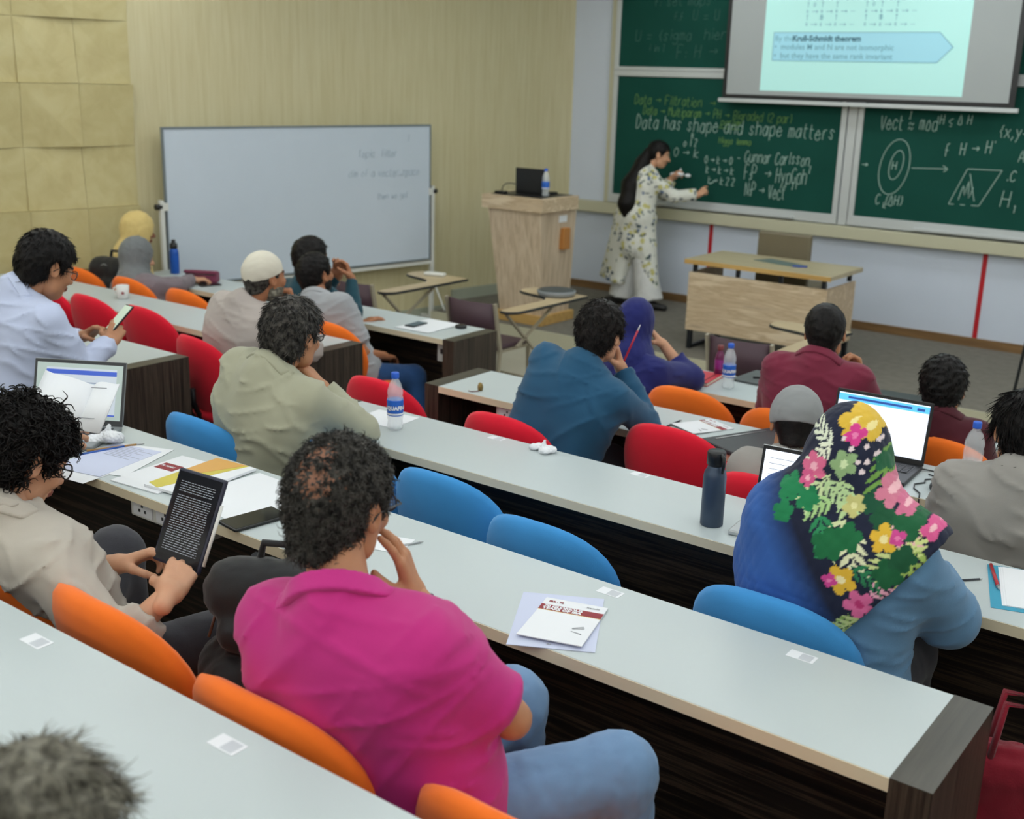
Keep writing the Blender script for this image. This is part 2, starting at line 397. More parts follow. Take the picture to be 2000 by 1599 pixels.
pl=strokes('Vect ~ mod',-3.66,1.90,.12,rise=.03,seed=31,sp=1.4,wf=.62)+strokes('I',-3.42,2.0,.06,seed=1)+strokes('H < # H',-3.16,1.97,.075,seed=32,wf=.8)
pl+=[ell(-3.50,1.592,.125,.235,-.16),ell(-3.485,1.61,.055,.125,-.2)]+strokes('H',-3.52,1.57,.07,seed=33)
pl+=strokes('>',-3.79,1.565,.07)+[[(-3.35,1.594),(-3.05,1.606)],[(-3.09,1.63),(-3.05,1.606),(-3.08,1.58)]]
pl+=strokes("f  H > H'",-3.09,1.71,.10,rise=.12,seed=34,wf=.75)+strokes('C (#H)',-3.63,1.27,.085,seed=35,wf=.8)+strokes('k',-3.56,1.24,.05,seed=36)
pl+=[[(-2.887,1.617),(-2.611,1.623)],[(-2.611,1.623),(-2.757,1.325)],[(-2.887,1.617),(-3.004,1.321)],[(-3.004,1.321),(-2.96,1.321)],[(-2.91,1.322),(-2.87,1.322)],[(-2.82,1.324),(-2.757,1.325)],
     [(-2.93,1.36),(-2.90,1.48),(-2.885,1.40),(-2.86,1.52),(-2.85,1.38),(-2.82,1.47)],[(-2.80,1.36),(-2.86,1.58)]]
pl+=strokes('H   H',-2.59,1.33,.13,seed=37)+strokes('1',-2.49,1.29,.06,seed=38)+strokes('{x,y-z}',-2.68,1.885,.10,seed=39,wf=.8)+strokes('A',-2.5,1.70,.09,seed=40)+strokes('.C',-2.57,1.545,.08,seed=41)
write(rb,pl,M_['chalk'])
ub=chalkboard(-6.333,-4.012,2.375,3.45,WALL_Y-.045,'upper left green chalkboard with half erased faint chalk notes',tray=False,fb=.033)
pl=strokes('f: set maps',-5.97,2.93,.09,seed=51)+strokes('U = U',-5.55,2.80,.09,seed=52)+strokes('f.f',-5.75,2.80,.07,seed=53)
pl+=strokes('U = {sigma} hierarchy',-6.16,2.61,.10,seed=54,rise=.02)+strokes('F: H >',-5.70,2.46,.12,seed=55,rise=.03)+strokes('i in I',-6.0,2.52,.06,seed=56)
write(ub,pl,M_['chalk_faint'])
chalkboard(-3.812,-1.25,2.375,3.45,WALL_Y-.045,'upper right green chalkboard mostly hidden behind the projection screen',tray=False,fb=.033)
struct('trim_2',MB().box((-3.952,WALL_Y-.05,1.06),(-3.872,WALL_Y-.005,3.45)),M_['alu'],'aluminium track between the left and right chalkboards')
struct('trim_3',MB().box((-6.44,WALL_Y-.04,1.055),(-6.39,WALL_Y-.005,3.5)),M_['ledge'],'cream track at the left edge of the chalkboards')

# ------------------------------------------------------------------ projection screen
SY=9.93
t=empty('projection_screen',(-3.83,SY,2.08),0,'pull down projection screen with black border showing a theorem slide','projection screen'); o=t.location
def add(name,mb,mat,par=None):
    ob=mb.build(name,mat,par or t); 
    if par is None: ob.location=-o
    return ob
M_['screen_cloth']=plain('screen_cloth','a4a9a9',.7,var=.02)
M_['slide']=emit('slide_light','a9d9d4',.36); M_['slide_box']=emit('slide_box_light','93c7d6',.36)
M_['slide_ink']=emit('slide_ink','6fa0ad',.30); M_['slide_ink2']=emit('slide_ink_dark','44707f',.25)
add('border',MB().box((-5.115,SY+.002,2.12),(-2.552,SY+.008,3.55)),M_['black_plastic'])
add('cloth',MB().box((-5.075,SY-.002,2.152),(-2.60,SY+.003,3.55)),M_['screen_cloth'])
add('bottom_bar',MB().box((-5.15,SY-.012,2.08),(-2.515,SY+.02,2.115),bev=.006),M_['alu'])
sl=add('slide_picture',MB().box((-4.745,SY-.005,2.19),(-2.965,SY-.0025,3.30)),M_['slide'])
bx=MB().prism([(-4.648,2.450),(-3.20,2.452),(-3.082,2.573),(-3.20,2.688),(-4.648,2.686)],SY-.007,SY-.0052,axis='y').build('text_box',M_['slide_box'],sl)
def rib(mb,pts,w=.004,y=SY-.009):
    for a,b in zip(pts[:-1],pts[1:]): mb.bar((a[0],y,a[1]),(b[0],y,b[1]),w,.001,up=(0,1,0))
    return mb
pp=[(-4.648,2.450),(-3.20,2.452),(-3.082,2.573),(-3.20,2.688),(-4.648,2.686),(-4.648,2.450)]
rib(MB(),pp,.006).build('box_outline',M_['slide_ink'],sl)
for txt,x,z,bold in (('By the',-4.635,2.615,.0),('Krull-Schmidt theorem',-4.47,2.615,.0028),('•  modules M and N are not isomorphic',-4.635,2.545,.0008),('•  but they have the same rank invariant',-4.635,2.472,.0008)):
    me=text_mesh(txt,.066,bold); ob=obj('slide_text',me,M_['slide_ink2'] if bold>.002 else M_['slide_ink'],sl); ob.location=(x,SY-.009,z); ob.rotation_euler=(PI/2,0,0)
for gx in (-4.36,-3.84):     # the two little commutative diagrams
    mb=MB()
    for r_ in range(3):
        zz=2.74+.105*r_
        for c_ in range(3):
            xx=gx+.13*c_
            for s_ in strokes('k',xx,zz,.03,seed=r_*3+c_): rib(mb,s_,.004)
            rib(mb,[(xx+.045,zz+.012),(xx+.10,zz+.012)],.004); rib(mb,[(xx+.085,zz+.022),(xx+.10,zz+.012),(xx+.085,zz+.002)],.004)
            if r_<2: rib(mb,[(xx+.008,zz+.045),(xx+.008,zz+.09)],.004); rib(mb,[(xx,zz+.08),(xx+.008,zz+.09),(xx+.016,zz+.08)],.004)
        if r_<2:
            for s_ in strokes('10' if r_==0 else '0',gx+.055+.06*(1-r_),zz+.05,.036,seed=5): rib(mb,s_,.004)
        rib(mb,[(gx+.39,zz+.012),(gx+.43,zz+.012)],.003)
    mb.build('diagram',M_['slide_ink'],sl)

# ------------------------------------------------------------------ whiteboard on stand
t=empty('whiteboard',wl(3.3,0,.16),PI/2-PHI-PI,'large mobile whiteboard on a white steel stand by the wood wall','whiteboard')
# local: +x along wall towards the back?  build in wall coordinates then convert
Mi=(Matrix.Translation(t.location)@Matrix.Rotation(t.rotation_euler[2],4,'Z')).inverted()
def wbx(name,s0,s1,o0,o1,z0,z1,mat,bev=0):
    vs=[Mi@wl(s,z,o_) for z in (z0,z1) for s,o_ in ((s0,o0),(s1,o0),(s1,o1),(s0,o1))]
    return MB().add(vs,[(0,3,2,1),(4,5,6,7),(0,1,5,4),(1,2,6,5),(2,3,7,6),(3,0,4,7)]).build(name,mat,t)
M_['wb_white']=plain('whiteboard_enamel','ccd7e4',.25,var=.025,vscale=4)
M_['wb_frame']=plain('whiteboard_frame','7d8890',.4,.3)
M_['marker_faint']=plain('faint_marker_grey','b2c0cc',.6)
BA,BB=2.0,4.605   # distance from the corner: right and left edge
OF=.16
wbx('panel',BA+.012,BB-.012,OF,OF+.02,.61,1.80,M_['wb_white'])
for nm,a_ in (('frame_rail',(BA,BB,OF-.004,OF+.026,1.80,1.815)),('frame_rail',(BA,BB,OF-.004,OF+.026,.595,.61)),('frame_stile',(BA,BA+.012,OF-.004,OF+.026,.61,1.80)),('frame_stile',(BB-.012,BB,OF-.004,OF+.026,.61,1.80))):
    wbx(nm,*a_,M_['wb_frame'])
for s_ in (BA-.03,BB+.03):
    wbx('post',s_-.016,s_+.016,OF-.012,OF+.026,.06,1.27,M_['white_plastic'])
    wbx('foot',s_-.018,s_+.018,OF-.13,OF+.30,.03,.06,M_['white_plastic'])
    sg=-1 if s_<BB-1 else 1
    mb=MB(); mb.tube([Mi@wl(s_,1.22,OF+.01),Mi@wl(s_+sg*.05,1.22,OF+.01)],.022,10); mb.build('pivot_knob',M_['black_plastic'],t)
    wbx('clamp',min(s_,s_-sg*.05),max(s_,s_-sg*.05),OF,OF+.028,1.19,1.25,M_['white_plastic'])
    for o_ in (-.11,.28):
        MB().lathe([(.012,0),(.024,.006),(.024,.024),(.012,.03)],10,c=Mi@wl(s_,0.0,OF+o_)).build('caster',M_['black_plastic'],t)
    mb=MB(); mb.tube([Mi@wl(s_,.45,OF),Mi@wl(s_,.05,OF+.27)],.009,6); mb.build('brace',M_['white_plastic'],t)
wbx('lower_rail',BA-.03,BB+.03,OF-.006,OF+.02,.555,.585,M_['white_plastic'])
mb=MB()
def wbw(txt,s,z,h,seed):
    for pl_ in strokes(txt,0,z,h,seed=seed,sp=1.2):
        pl_=smooth_pl(pl_)
        mb.tube([Mi@wl(s-a,b,OF+.021) for a,b in pl_],.0035,4,cap=False)
wbw('I',2.26,1.68,.05,1); wbw('Topic  filter',2.80,1.545,.06,2); wbw('dim of a vector space',2.90,1.38,.06,3); wbw('f > 2',2.42,1.36,.05,4); wbw('then we get',2.60,1.18,.05,5)
mb.build('faint_writing',M_['marker_faint'],t)['kind']='stuff'

# ------------------------------------------------------------------ lectern
t=empty('lectern',(-6.06,8.33,STAGE_Z),0,'tapered light oak lectern with a thick top, next to the wood wall','lectern'); o=Vector(t.location)
def part(name,mb,mat): ob=mb.build(name,mat,t); ob.location=-o; return ob
def frustum(x0,x1,y0,y1,z0,X0,X1,Y0,Y1,z1):
    vs=[(x0,y0,z0),(x1,y0,z0),(x1,y1,z0),(x0,y1,z0),(X0,Y0,z1),(X1,Y0,z1),(X1,Y1,z1),(X0,Y1,z1)]
    return MB().add(vs,[(0,3,2,1),(4,5,6,7),(0,1,5,4),(1,2,6,5),(2,3,7,6),(3,0,4,7)])
part('plinth',MB().box((-6.33,8.15,STAGE_Z),(-5.80,8.66,.225),bev=.004),M_['oak_edge'])
part('body',frustum(-6.29,-5.835,8.19,8.62,.225,-6.345,-5.775,8.06,8.60,1.145),M_['oak_v'])
tp=part('top',MB().box((-6.39,8.02,1.145),(-5.735,8.57,1.262),bev=.003),M_['oak_h'])
ob=MB().box((-6.33,8.08,1.262),(-5.79,8.55,1.266)).build('writing_pad',M_['black_plastic'],tp)
part('phone_box',MB().box((-5.80,8.38,.80),(-5.745,8.48,.99),bev=.008),plain('orange_wood_box','b5793c',.5))
part('notice',MB().box((-5.79,8.34,1.04),(-5.775,8.46,1.10)),M_['paper'])

# ------------------------------------------------------------------ teacher's desk and chair
t=empty('teacher_desk',(-3.87,8.62,STAGE_Z),0,'wooden teacher desk with floating top and black steel legs on the stage','desk'); o=Vector(t.location)
X0,X1,Y0,Y1=-4.49,-3.255,8.28,8.93
part('top',MB().box((X0,Y0,.845),(X1,Y1,.88),bev=.003),[M_['oak_top']])
part('top_edge',MB().box((X0,Y0-.004,.843),(X1+.002,Y0,.8785)),M_['oak_edge'])
part('front_panel',MB().box((X0+.03,Y0+.03,.30),(X1-.03,Y0+.05,.775)),M_['oak_h'])
part('side_panel',MB().box((X1-.05,Y0+.05,.30),(X1-.03,Y1-.05,.775)),M_['oak_h'])
part('side_panel',MB().box((X0+.03,Y0+.05,.30),(X0+.05,Y1-.05,.775)),M_['oak_h'])
for x in (X0+.07,X0+.45,X1-.42,X1-.07): part('spacer_post',MB().box((x-.014,Y0+.045,.775),(x+.014,Y0+.075,.846)),M_['black_metal'])
for x in (X0+.07,X1-.07): part('spacer_post',MB().box((x-.014,Y1-.10,.775),(x+.014,Y1-.07,.846)),M_['black_metal'])
for x in (X0+.055,X1-.055):
    mb=MB()
    for y in (Y0+.07,Y1-.08): mb.box((x-.018,y-.018,STAGE_Z),(x+.018,y+.018,.31))
    mb.box((x-.018,Y0+.07,STAGE_Z),(x+.018,Y1-.08,STAGE_Z+.03)); part('leg_frame',mb,M_['black_metal'])
t=empty('teacher_chair',(-3.97,9.20,STAGE_Z),0,'brown leather office chair tucked behind the teacher desk','chair'); o=Vector(t.location)
M_['brown_leather']=plain('olive_brown_leather','6f6651',.45,var=.08)
mb=MB(); mb.box((-4.21,9.00,.60),(-3.74,9.06,1.075),bev=.02); part('backrest',mb,M_['brown_leather'])
part('seat',MB().box((-4.21,9.06,.56),(-3.74,9.48,.64),bev=.03),M_['brown_leather'])
part('post',MB().tube([(-3.975,9.25,.22),(-3.975,9.25,.56)],.025,10),M_['black_metal'])
for k in range(5):
    a=2*PI*k/5; part('leg',MB().tube([(-3.975,9.25,.22),(-3.975+.22*math.cos(a),9.25+.22*math.sin(a),.165)],.016,6),M_['black_metal'])
    MB
tag(MB().prism([(-4.05,8.62),(-3.62,8.52),(-3.60,8.66),(-3.98,8.80)],.8805,.884).build('document_folder',plain('grey_green_folder','5f7371',.4)),'grey green folder lying on the teacher desk','folder')
tag(MB().tube([(-3.67,8.52,.888),(-3.57,8.57,.888)],.006,6).build('pen',plain('blue_pen','2f49b0',.4)),'blue pen on the folder on the teacher desk','pen')

# ------------------------------------------------------------------ tablet arm chairs
def tablet_chair(x,y,rz,label):
    t=empty('tablet_arm_chair',(x,y,0),rz,label,'chair','tablet arm chairs before the stage')
    sx=.22
    # backrest: bent sheet
    vs=[];n=8
    for k in range(n+1):
        u=-1+2*k/n; xx=.20*u; yy=-.19-.045*(1-u*u)
        for zz,dy in ((.50,.0),(.50,.012),(.765,-.02),(.765,-.008)): vs.append((xx,yy+dy,zz))
    fs=[]
    for k in range(n):
        a=4*k;b=4*k+4
        fs+=[(a,b,b+2,a+2),(a+1,a+3,b+3,b+1),(a+2,b+2,b+3,a+3),(a,a+1,b+1,b)]
    fs+=[(0,2,3,1),(4*n,4*n+1,4*n+3,4*n+2)]
    MB().add(vs,fs,0,True).build('backrest',M_['maroon_seat'],t)
    MB().box((-.2,-.18,.43),(.2,.2,.46),bev=.012).build('seat',M_['maroon_seat'],t)
    MB().box((-.205,-.185,.41),(.205,.205,.43)).build('seat_frame',M_['beige_metal'],t)
    for s in (-1,1):
        MB().bar((s*.215,-.22,.77),(s*.215,-.15,.43),.028,.018).bar((s*.215,-.15,.43),(s*.215,-.20,0),.028,.018).build('leg',M_['beige_metal'],t)
        MB().bar((s*.205,.19,.42),(s*.205,.21,0),.022,.022).build('leg',M_['beige_metal'],t)
    MB().tube([(-.2,.19,.18),(.2,.19,.18)],.008,6).tube([(-.2,-.17,.18),(.2,-.17,.18)],.008,6).tube([(-.2,-.17,.18),(-.2,.19,.18)],.008,6).tube([(.2,-.17,.18),(.2,.19,.18)],.008,6).tube([(0,-.17,.18),(0,.19,.18)],.006,6).tube([(-.1,-.17,.18),(-.1,.19,.18)],.006,6).tube([(.1,-.17,.18),(.1,.19,.18)],.006,6).build('book_rack',M_['beige_metal'],t)
    MB().bar((.245,.0,.44),(.245,.45,.685),.022,.014).bar((.245,-.13,.69),(.245,.24,.36),.022,.014).build('tablet_support',M_['beige_metal'],t)
    out=[(.31,-.12),(.33,0),(.33,.66),(.29,.74),(-.10,.76),(-.17,.72),(-.18,.62),(-.12,.55),(.10,.49),(.18,.42),(.20,.3),(.20,-.10),(.25,-.16)]
    # smooth outline
    P=[];L=len(out)
    for i in range(L):
        for k in range(3):
            tt=k/3;p0,p1,p2,p3=out[i-1],out[i],out[(i+1)%L],out[(i+2)%L]
            P.append(tuple(.5*((2*p1[j])+(-p0[j]+p2[j])*tt+(2*p0[j]-5*p1[j]+4*p2[j]-p3[j])*tt*tt+(-p0[j]+3*p1[j]-3*p2[j]+p3[j])*tt**3) for j in (0,1)))
    tb=MB().prism(P,.70,.716).build('tablet',M_['tablet_wood'],t)
    MB().tube([(a,b,.705) for a,b in P],.010,6,closed=True).build('edge_trim',M_['black_plastic'],tb)
    return t
M_['tablet_wood']=wood('tablet_laminate',[(.3,'b09b78'),(.7,'c4b18e')],(2,2,10),2,3,.4,.03)
tablet_chair(-6.04,6.27,0,'tablet arm chair by the whiteboard with an eraser on its tablet')
tablet_chair(-4.95,6.33,0,'tablet arm chair before the lectern with a dark round tray on its tablet')
tablet_chair(-3.0,6.50,0,'tablet arm chair before the teacher desk, seen past a water bottle')
t=empty('chalk_eraser',(-5.98,6.93,.716),.3,'white chalk eraser on the tablet of a chair by the whiteboard','eraser')
MB().box((-.09,-.03,.0),(.09,.03,.028),bev=.012).build('body',M_['white_plastic'],t); MB().box((-.08,-.026,.0),(.08,.026,.006)).build('felt',M_['grey_plastic'],t)
t=empty('round_tray',(-4.80,6.93,.7165),0,'dark grey round tray lying on a chair tablet','tray')
MB().lathe([(.13,0),(.138,.012),(.145,.035),(.135,.04)],28).build('rim',M_['grey_plastic'],t)
MB().lathe([(.01,.036),(.132,.038),(.134,.041),(.12,.0415),(.01,.0415)],28).build('dish',plain('slate_dish','3a4448',.4),t)
# low crate of cables on the floor behind tablet chair
# ------------------------------------------------------------------ desks
def desk(x0,x1,row,label,capL=True,capR=False,sockets=()):
    yf=ROW_Y[row]; yn=yf-.41; z=ROW_Z[row]; fz=FLOOR_Z[row]; CW=.085
    t=empty('lecture_desk',((x0+x1)/2,yf-.2,fz),0,label,'desk','long white lecture desks'); o=Vector(t.location)
    def P(name,mb,mat,par=None): 
        ob=mb.build(name,mat,par or t)
        if par is None: ob.location=-o
        return ob
    a=x0+(CW if capL else 0); b=x1-(CW if capR else 0)
    top=P('worktop',MB().box((a,yn,z-.032),(b,yf,z),bev=.0015),M_['desk_white'])
    P('edge_band',MB().box((a,yn-.0025,z-.0325),(b,yn-.0002,z-.0012)),M_['desk_edge'])
    for on,xa,xb in ((capL,x0,x0+CW),(capR,x1-CW,x1)):
        if on:
            e=P('end_panel',MB().box((xa,yn-.003,fz),(xb,yf,z-.002)),M_['zebra_v'])
            ob=MB().box((xa,yn-.003,z-.002),(xb,yf,z+.001)).build('cap',M_['zebra_cap_lit'],e)
    P('front_panel',MB().box((a,yf-.12,fz),(b,yf-.10,z-.033)),M_['zebra_h'])
    for sx in sockets:
        s=P('socket_box',MB().box((sx-.06,yn+.10,z-.17),(sx+.06,yf-.1205,z-.034),bev=.004),M_['white_plastic'])
        for dx in (-.025,.025):
            MB().box((sx+dx-.010,yn+.0975,z-.12),(sx+dx+.010,yn+.100,z-.09)).build('socket',M_['dark_plastic'],s)
    return t
def undershelf_box(x,row,n=3,label=''):
    yf=ROW_Y[row]; z=ROW_Z[row]-.033
    t=empty('power_box',(x,yf-.30,z),0,label,'power box')
    MB().box((-.19,-.07,-.075),(.19,.07,-.0005),bev=.006).build('housing',M_['white_plastic'],t)
    for k in range(n):
        xx=-.12+.12*k
        f=MB().box((xx-.05,-.0745,-.065),(xx+.05,-.0695,-.012),bev=.002).build('faceplate',M_['paper'],t)
        for dx,dz in ((-.015,-.045),(.015,-.045),(0,-.028)):
            MB().box((xx+dx-.004,-.0765,dz-.005),(xx+dx+.004,-.0742,dz+.005)).build('slot',M_['dark_plastic'],f)
    return t
desk(-7.45,-4.255,0,'front row desk by the whiteboard with a phone on white papers',False,True,(-4.41,))
desk(-7.75,-4.405,1,'second row desk on the wall side with a white mug',False,True)
desk(-7.85,-4.60,2,'third row desk on the wall side where a man in white looks at his phone',False,True)
desk(-3.45,1.8,0,'front row centre desk with a red notebook and a water bottle',True,False)
desk(-3.585,1.8,1,'second row centre desk with a black laptop and computer mouse',True,False,())
desk(-3.50,1.8,2,'third row centre desk with a slim navy flask',True,False)
desk(-4.25,-.497,3,'fourth row desk ending in a dark wood panel, brochure lying on it',True,True)
desk(-3.4,1.5,4,'nearest desk at the lower left corner of the view',False,False)
undershelf_box(-2.99,1,3,'white socket box under the desk beside the man in teal'); undershelf_box(-2.92,3,3,'white socket box under the desk beside the reader with a tablet')

# ------------------------------------------------------------------ upholstered swivel chairs
def chair_proto():
    """backrest, piping, seat, post, base meshes (origin on the floor under the seat, facing +y)"""
    HW,HH,CZ=.250,.225,.655
    def surf(u,v,side):
        # u,v in unit disc (superellipse)
        return u,v
    n=40; rings=[(0.0),.35,.62,.82,.94,1.0]
    ex=2.45
    def outl(a):
        c,s=math.cos(a),math.sin(a)
        r=(abs(c)**ex+abs(s)**ex)**(-1/ex); x=r*c; z=r*s
        if z<0: x*=1-.16*(-z)       # narrower at the bottom
        return x,z
    def place(x,z,d):
        X=x*HW; Zr=z*HH
        y=-.235+.075*x*x-.10*(Zr/HH)*.5+.012*z*z   # wrap forward at the sides, lean back
        return (X,y+d,CZ+Zr)
    mb=MB(); vs=[];fs=[]
    for side in (0,1):
        for i,rr in enumerate(rings):
            th=.042*math.sqrt(max(0,1-rr**6))
            for k in range(n):
                x,z=outl(2*PI*k/n); vs.append(place(x*rr,z*rr,(th if side==0 else -th*.8)))
    R=len(rings)
    for side in (0,1):
        b=side*R*n
        for i in range(R-1):
            for k in range(n):
                q=(b+i*n+k,b+i*n+(k+1)%n,b+(i+1)*n+(k+1)%n,b+(i+1)*n+k); fs.append(q if side else q[::-1])
    mb.add(vs,fs,0,True); back=mb.mesh('backrest')
    bm=bmesh.new(); bm.from_mesh(back); bmesh.ops.remove_doubles(bm,verts=bm.verts[:],dist=.0008); bmesh.ops.recalc_face_normals(bm,faces=bm.faces[:]); bm.to_mesh(back); bm.free()
    back.polygons.foreach_set('use_smooth',[True]*len(back.polygons))
    pip=MB().tube([place(outl(2*PI*k/48)[0]*.93,outl(2*PI*k/48)[1]*.93,.0215) for k in range(48)],.0028,5,closed=True).mesh('piping')
    mb=MB(); vs=[];fs=[]
    prof=[(0,.035),(.6,.034),(.88,.026),(.98,.008),(1,-.01),(.97,-.03),(.8,-.04),(0,-.04)]
    for r_,zz in prof:
        for k in range(n):
            x,z=outl(2*PI*k/n); vs.append((x*r_*.23,-.01+z*r_*.225,.455+zz))
    for i in range(len(prof)-1):
        for k in range(n): fs.append((i*n+k,i*n+(k+1)%n,(i+1)*n+(k+1)%n,(i+1)*n+k))
    seat=mb.add(vs,fs,0,True).mesh('seat')
    post=MB().tube([(0,0,.02),(0,0,.42)],.03,10).mesh('post')
    base=MB().lathe([(.20,0),(.20,.012),(.06,.03),(.04,.05)],20).mesh('base')
    arm=MB().tube([(0,-.05,.41),(0,-.22,.42),(0,-.268,.52),(0,-.268,.60)],.016,6).mesh('back_support')
    return back,pip,seat,post,base,arm
CH=chair_proto()
def colored(me,mat):
    m=me.copy(); m.materials.clear(); m.materials.append(mat); return m
CHM={c:(colored(CH[0],M_['chair_'+c]),colored(CH[1],M_['chair_'+c]),colored(CH[2],M_['chair_'+c])) for c in ('orange','red','blue')}
CHB=[colored(m,M_['chair_base']) for m in CH[3:]]
def chair(x,yb,row,col,label,rz=0,s=1.0):
    """x, y of the backrest top"""
    c,sn=math.cos(rz),math.sin(rz); dx,dy=0,.285
    t=empty('lecture_chair',(x-sn*dy,yb+c*dy,FLOOR_Z[row]),rz,label,'chair',col+' upholstered chairs'); t.scale=(s,s,s)
    b=obj('backrest',CHM[col][0],None,t); obj('piping',CHM[col][1],None,b); obj('seat',CHM[col][2],None,t)
    for nm,m in zip(('post','base','back_support'),CHB): obj(nm,m,None,t)
    return t
chair(-7.35,4.62,0,'orange','orange chair nearest the wood wall, in front of the man in white')
chair(-6.78,4.62,0,'orange','orange chair of the woman in a grey headscarf')
chair(-6.16,4.60,0,'orange','empty orange chair right of the woman in a grey headscarf')
chair(-5.46,4.58,0,'orange','orange chair hidden behind the man in a white cap')
chair(-4.78,4.55,0,'orange','orange chair of the man in a grey polo shirt')
chair(-2.96,4.60,0,'orange','orange chair of the woman in a navy headscarf')
chair(-2.50,4.66,0,'orange','empty orange chair behind the red notebook')
chair(-1.98,4.62,0,'orange','orange chair of the man in a plain maroon shirt')
chair(-1.33,4.68,0,'orange','orange chair of the man in a dark maroon check shirt')
chair(-6.62,3.88,1,'red','red chair partly hidden behind the face of the man in white')
chair(-6.10,3.87,1,'red','red chair left of the phone held by the man in white')
chair(-5.59,3.88,1,'red','red chair right behind the phone held by the man in white')
chair(-4.76,3.60,1,'red','red chair of the man in a white cap, beside the dark desk end',rz=-.12)
chair(-3.50,3.62,1,'red','red chair half hidden behind the olive shirt and water bottle')
chair(-2.73,3.54,1,'red','red chair of the man in a teal shirt')
chair(-2.13,3.86,1,'red','empty red chair behind the navy flask')
chair(-1.58,3.56,1,'red','red chair of the man in a grey knitted cap')
chair(-.82,3.64,1,'red','red chair of the man in a grey shirt at the right edge')
chair(-3.43,2.57,2,'blue','blue chair left of the man in an olive shirt')
chair(-2.80,2.70,2,'blue','blue chair behind the man in an olive shirt')
chair(-2.33,2.69,2,'blue','empty blue chair beside the face of the man in magenta')
chair(-1.83,2.56,2,'blue','empty blue chair in the middle of the third row')
chair(-1.09,2.535,2,'blue','blue chair of the woman in a flowered headscarf')
chair(-2.66,1.31,3,'orange','orange chair of the reader with a tablet, at the left edge',s=1.03)
chair(-2.14,1.31,3,'orange','empty orange chair between the reader and the man in magenta',rz=-.04,s=1.06)
chair(-1.58,1.275,3,'orange','orange chair of the man in a magenta polo shirt',s=1.04)
chair(-1.02,1.32,3,'orange','orange chair cut off by the lower edge, right of the man in magenta',s=.99)
# ------------------------------------------------------------------ implicit surfaces for figures and soft things
F32=np.float32
class Soft:
    def __init__(s): s.p=[]
    def cap(s,a,b,ra,rb=None,k=.02,op='u',flat=None):
        a=np.array(a,F32); b=np.array(b,F32); rb=ra if rb is None else rb; R=max(ra,rb)
        ab=b-a; L2=float(ab@ab)+1e-9
        def f(P):
            t=np.clip(((P-a)@ab)/L2,0,1); d=np.sqrt(((P-a-t[...,None]*ab)**2).sum(-1))-(ra+(rb-ra)*t)
            if flat is not None:      # cut the ends flat: 0 none, 1 end b, 2 both
                n=ab/math.sqrt(L2); d=np.maximum(d,(P-b)@n)
                if flat==2: d=np.maximum(d,(a-P)@n)
            return d
        s.p.append((f,np.minimum(a,b)-R,np.maximum(a,b)+R,op,k)); return s
    def ell(s,c,r,R=None,k=.02,op='u'):
        c=np.array(c,F32); r=np.array(r,F32); R=np.eye(3,dtype=F32) if R is None else np.array(R,F32)
        def f(P):
            q=(P-c)@R      # to local
            k0=np.sqrt(((q/r)**2).sum(-1)); k1=np.sqrt(((q/(r*r))**2).sum(-1))+1e-9
            return k0*(k0-1)/k1
        e=np.abs(R)@r
        s.p.append((f,c-e,c+e,op,k)); return s
    def fn(s,f,lo,hi,op='i',k=.0): s.p.append((f,np.array(lo,F32),np.array(hi,F32),op,k)); return s
    def mesh(s,h,noise=None,pad=.02,half=None):
        lo=np.min([q[1] for q in s.p if q[3]=='u'],0)-pad; hi=np.max([q[2] for q in s.p if q[3]=='u'],0)+pad
        n=np.ceil((hi-lo)/h).astype(int)+1
        ax=[lo[i]+h*np.arange(n[i],dtype=F32) for i in range(3)]
        V=np.full(n,.5,F32)
        def pts(sl): 
            g=np.meshgrid(*[ax[i][sl[i]] for i in range(3)],indexing='ij'); return np.stack(g,-1).astype(F32)
        for f,l,u,op,k in s.p:
            m=k+2.5*h+(noise[1] if noise else 0)
            if op=='i': sl=(slice(None),)*3
            else:
                i0=np.clip(np.floor((l-m-lo)/h).astype(int),0,n); i1=np.clip(np.ceil((u+m-lo)/h).astype(int)+1,0,n)
                if (i1<=i0).any(): continue
                sl=tuple(slice(i0[i],i1[i]) for i in range(3))
            d=f(pts(sl)); v=V[sl]
            if op=='u':
                if k>0: hh=np.maximum(k-np.abs(d-v),0)/k; V[sl]=np.minimum(d,v)-hh*hh*k*.25
                else: V[sl]=np.minimum(d,v)
            elif op=='s':
                d=-d
                if k>0: hh=np.maximum(k-np.abs(d-v),0)/k; V[sl]=np.maximum(d,v)+hh*hh*k*.25
                else: V[sl]=np.maximum(d,v)
            else: V[sl]=np.maximum(d,v)
        if noise:
            near=np.abs(V)<noise[1]+3*h
            ii=np.argwhere(near); P=lo+h*ii.astype(F32)
            V[near]+=noise[0](P)
        return nets(V,lo,h)
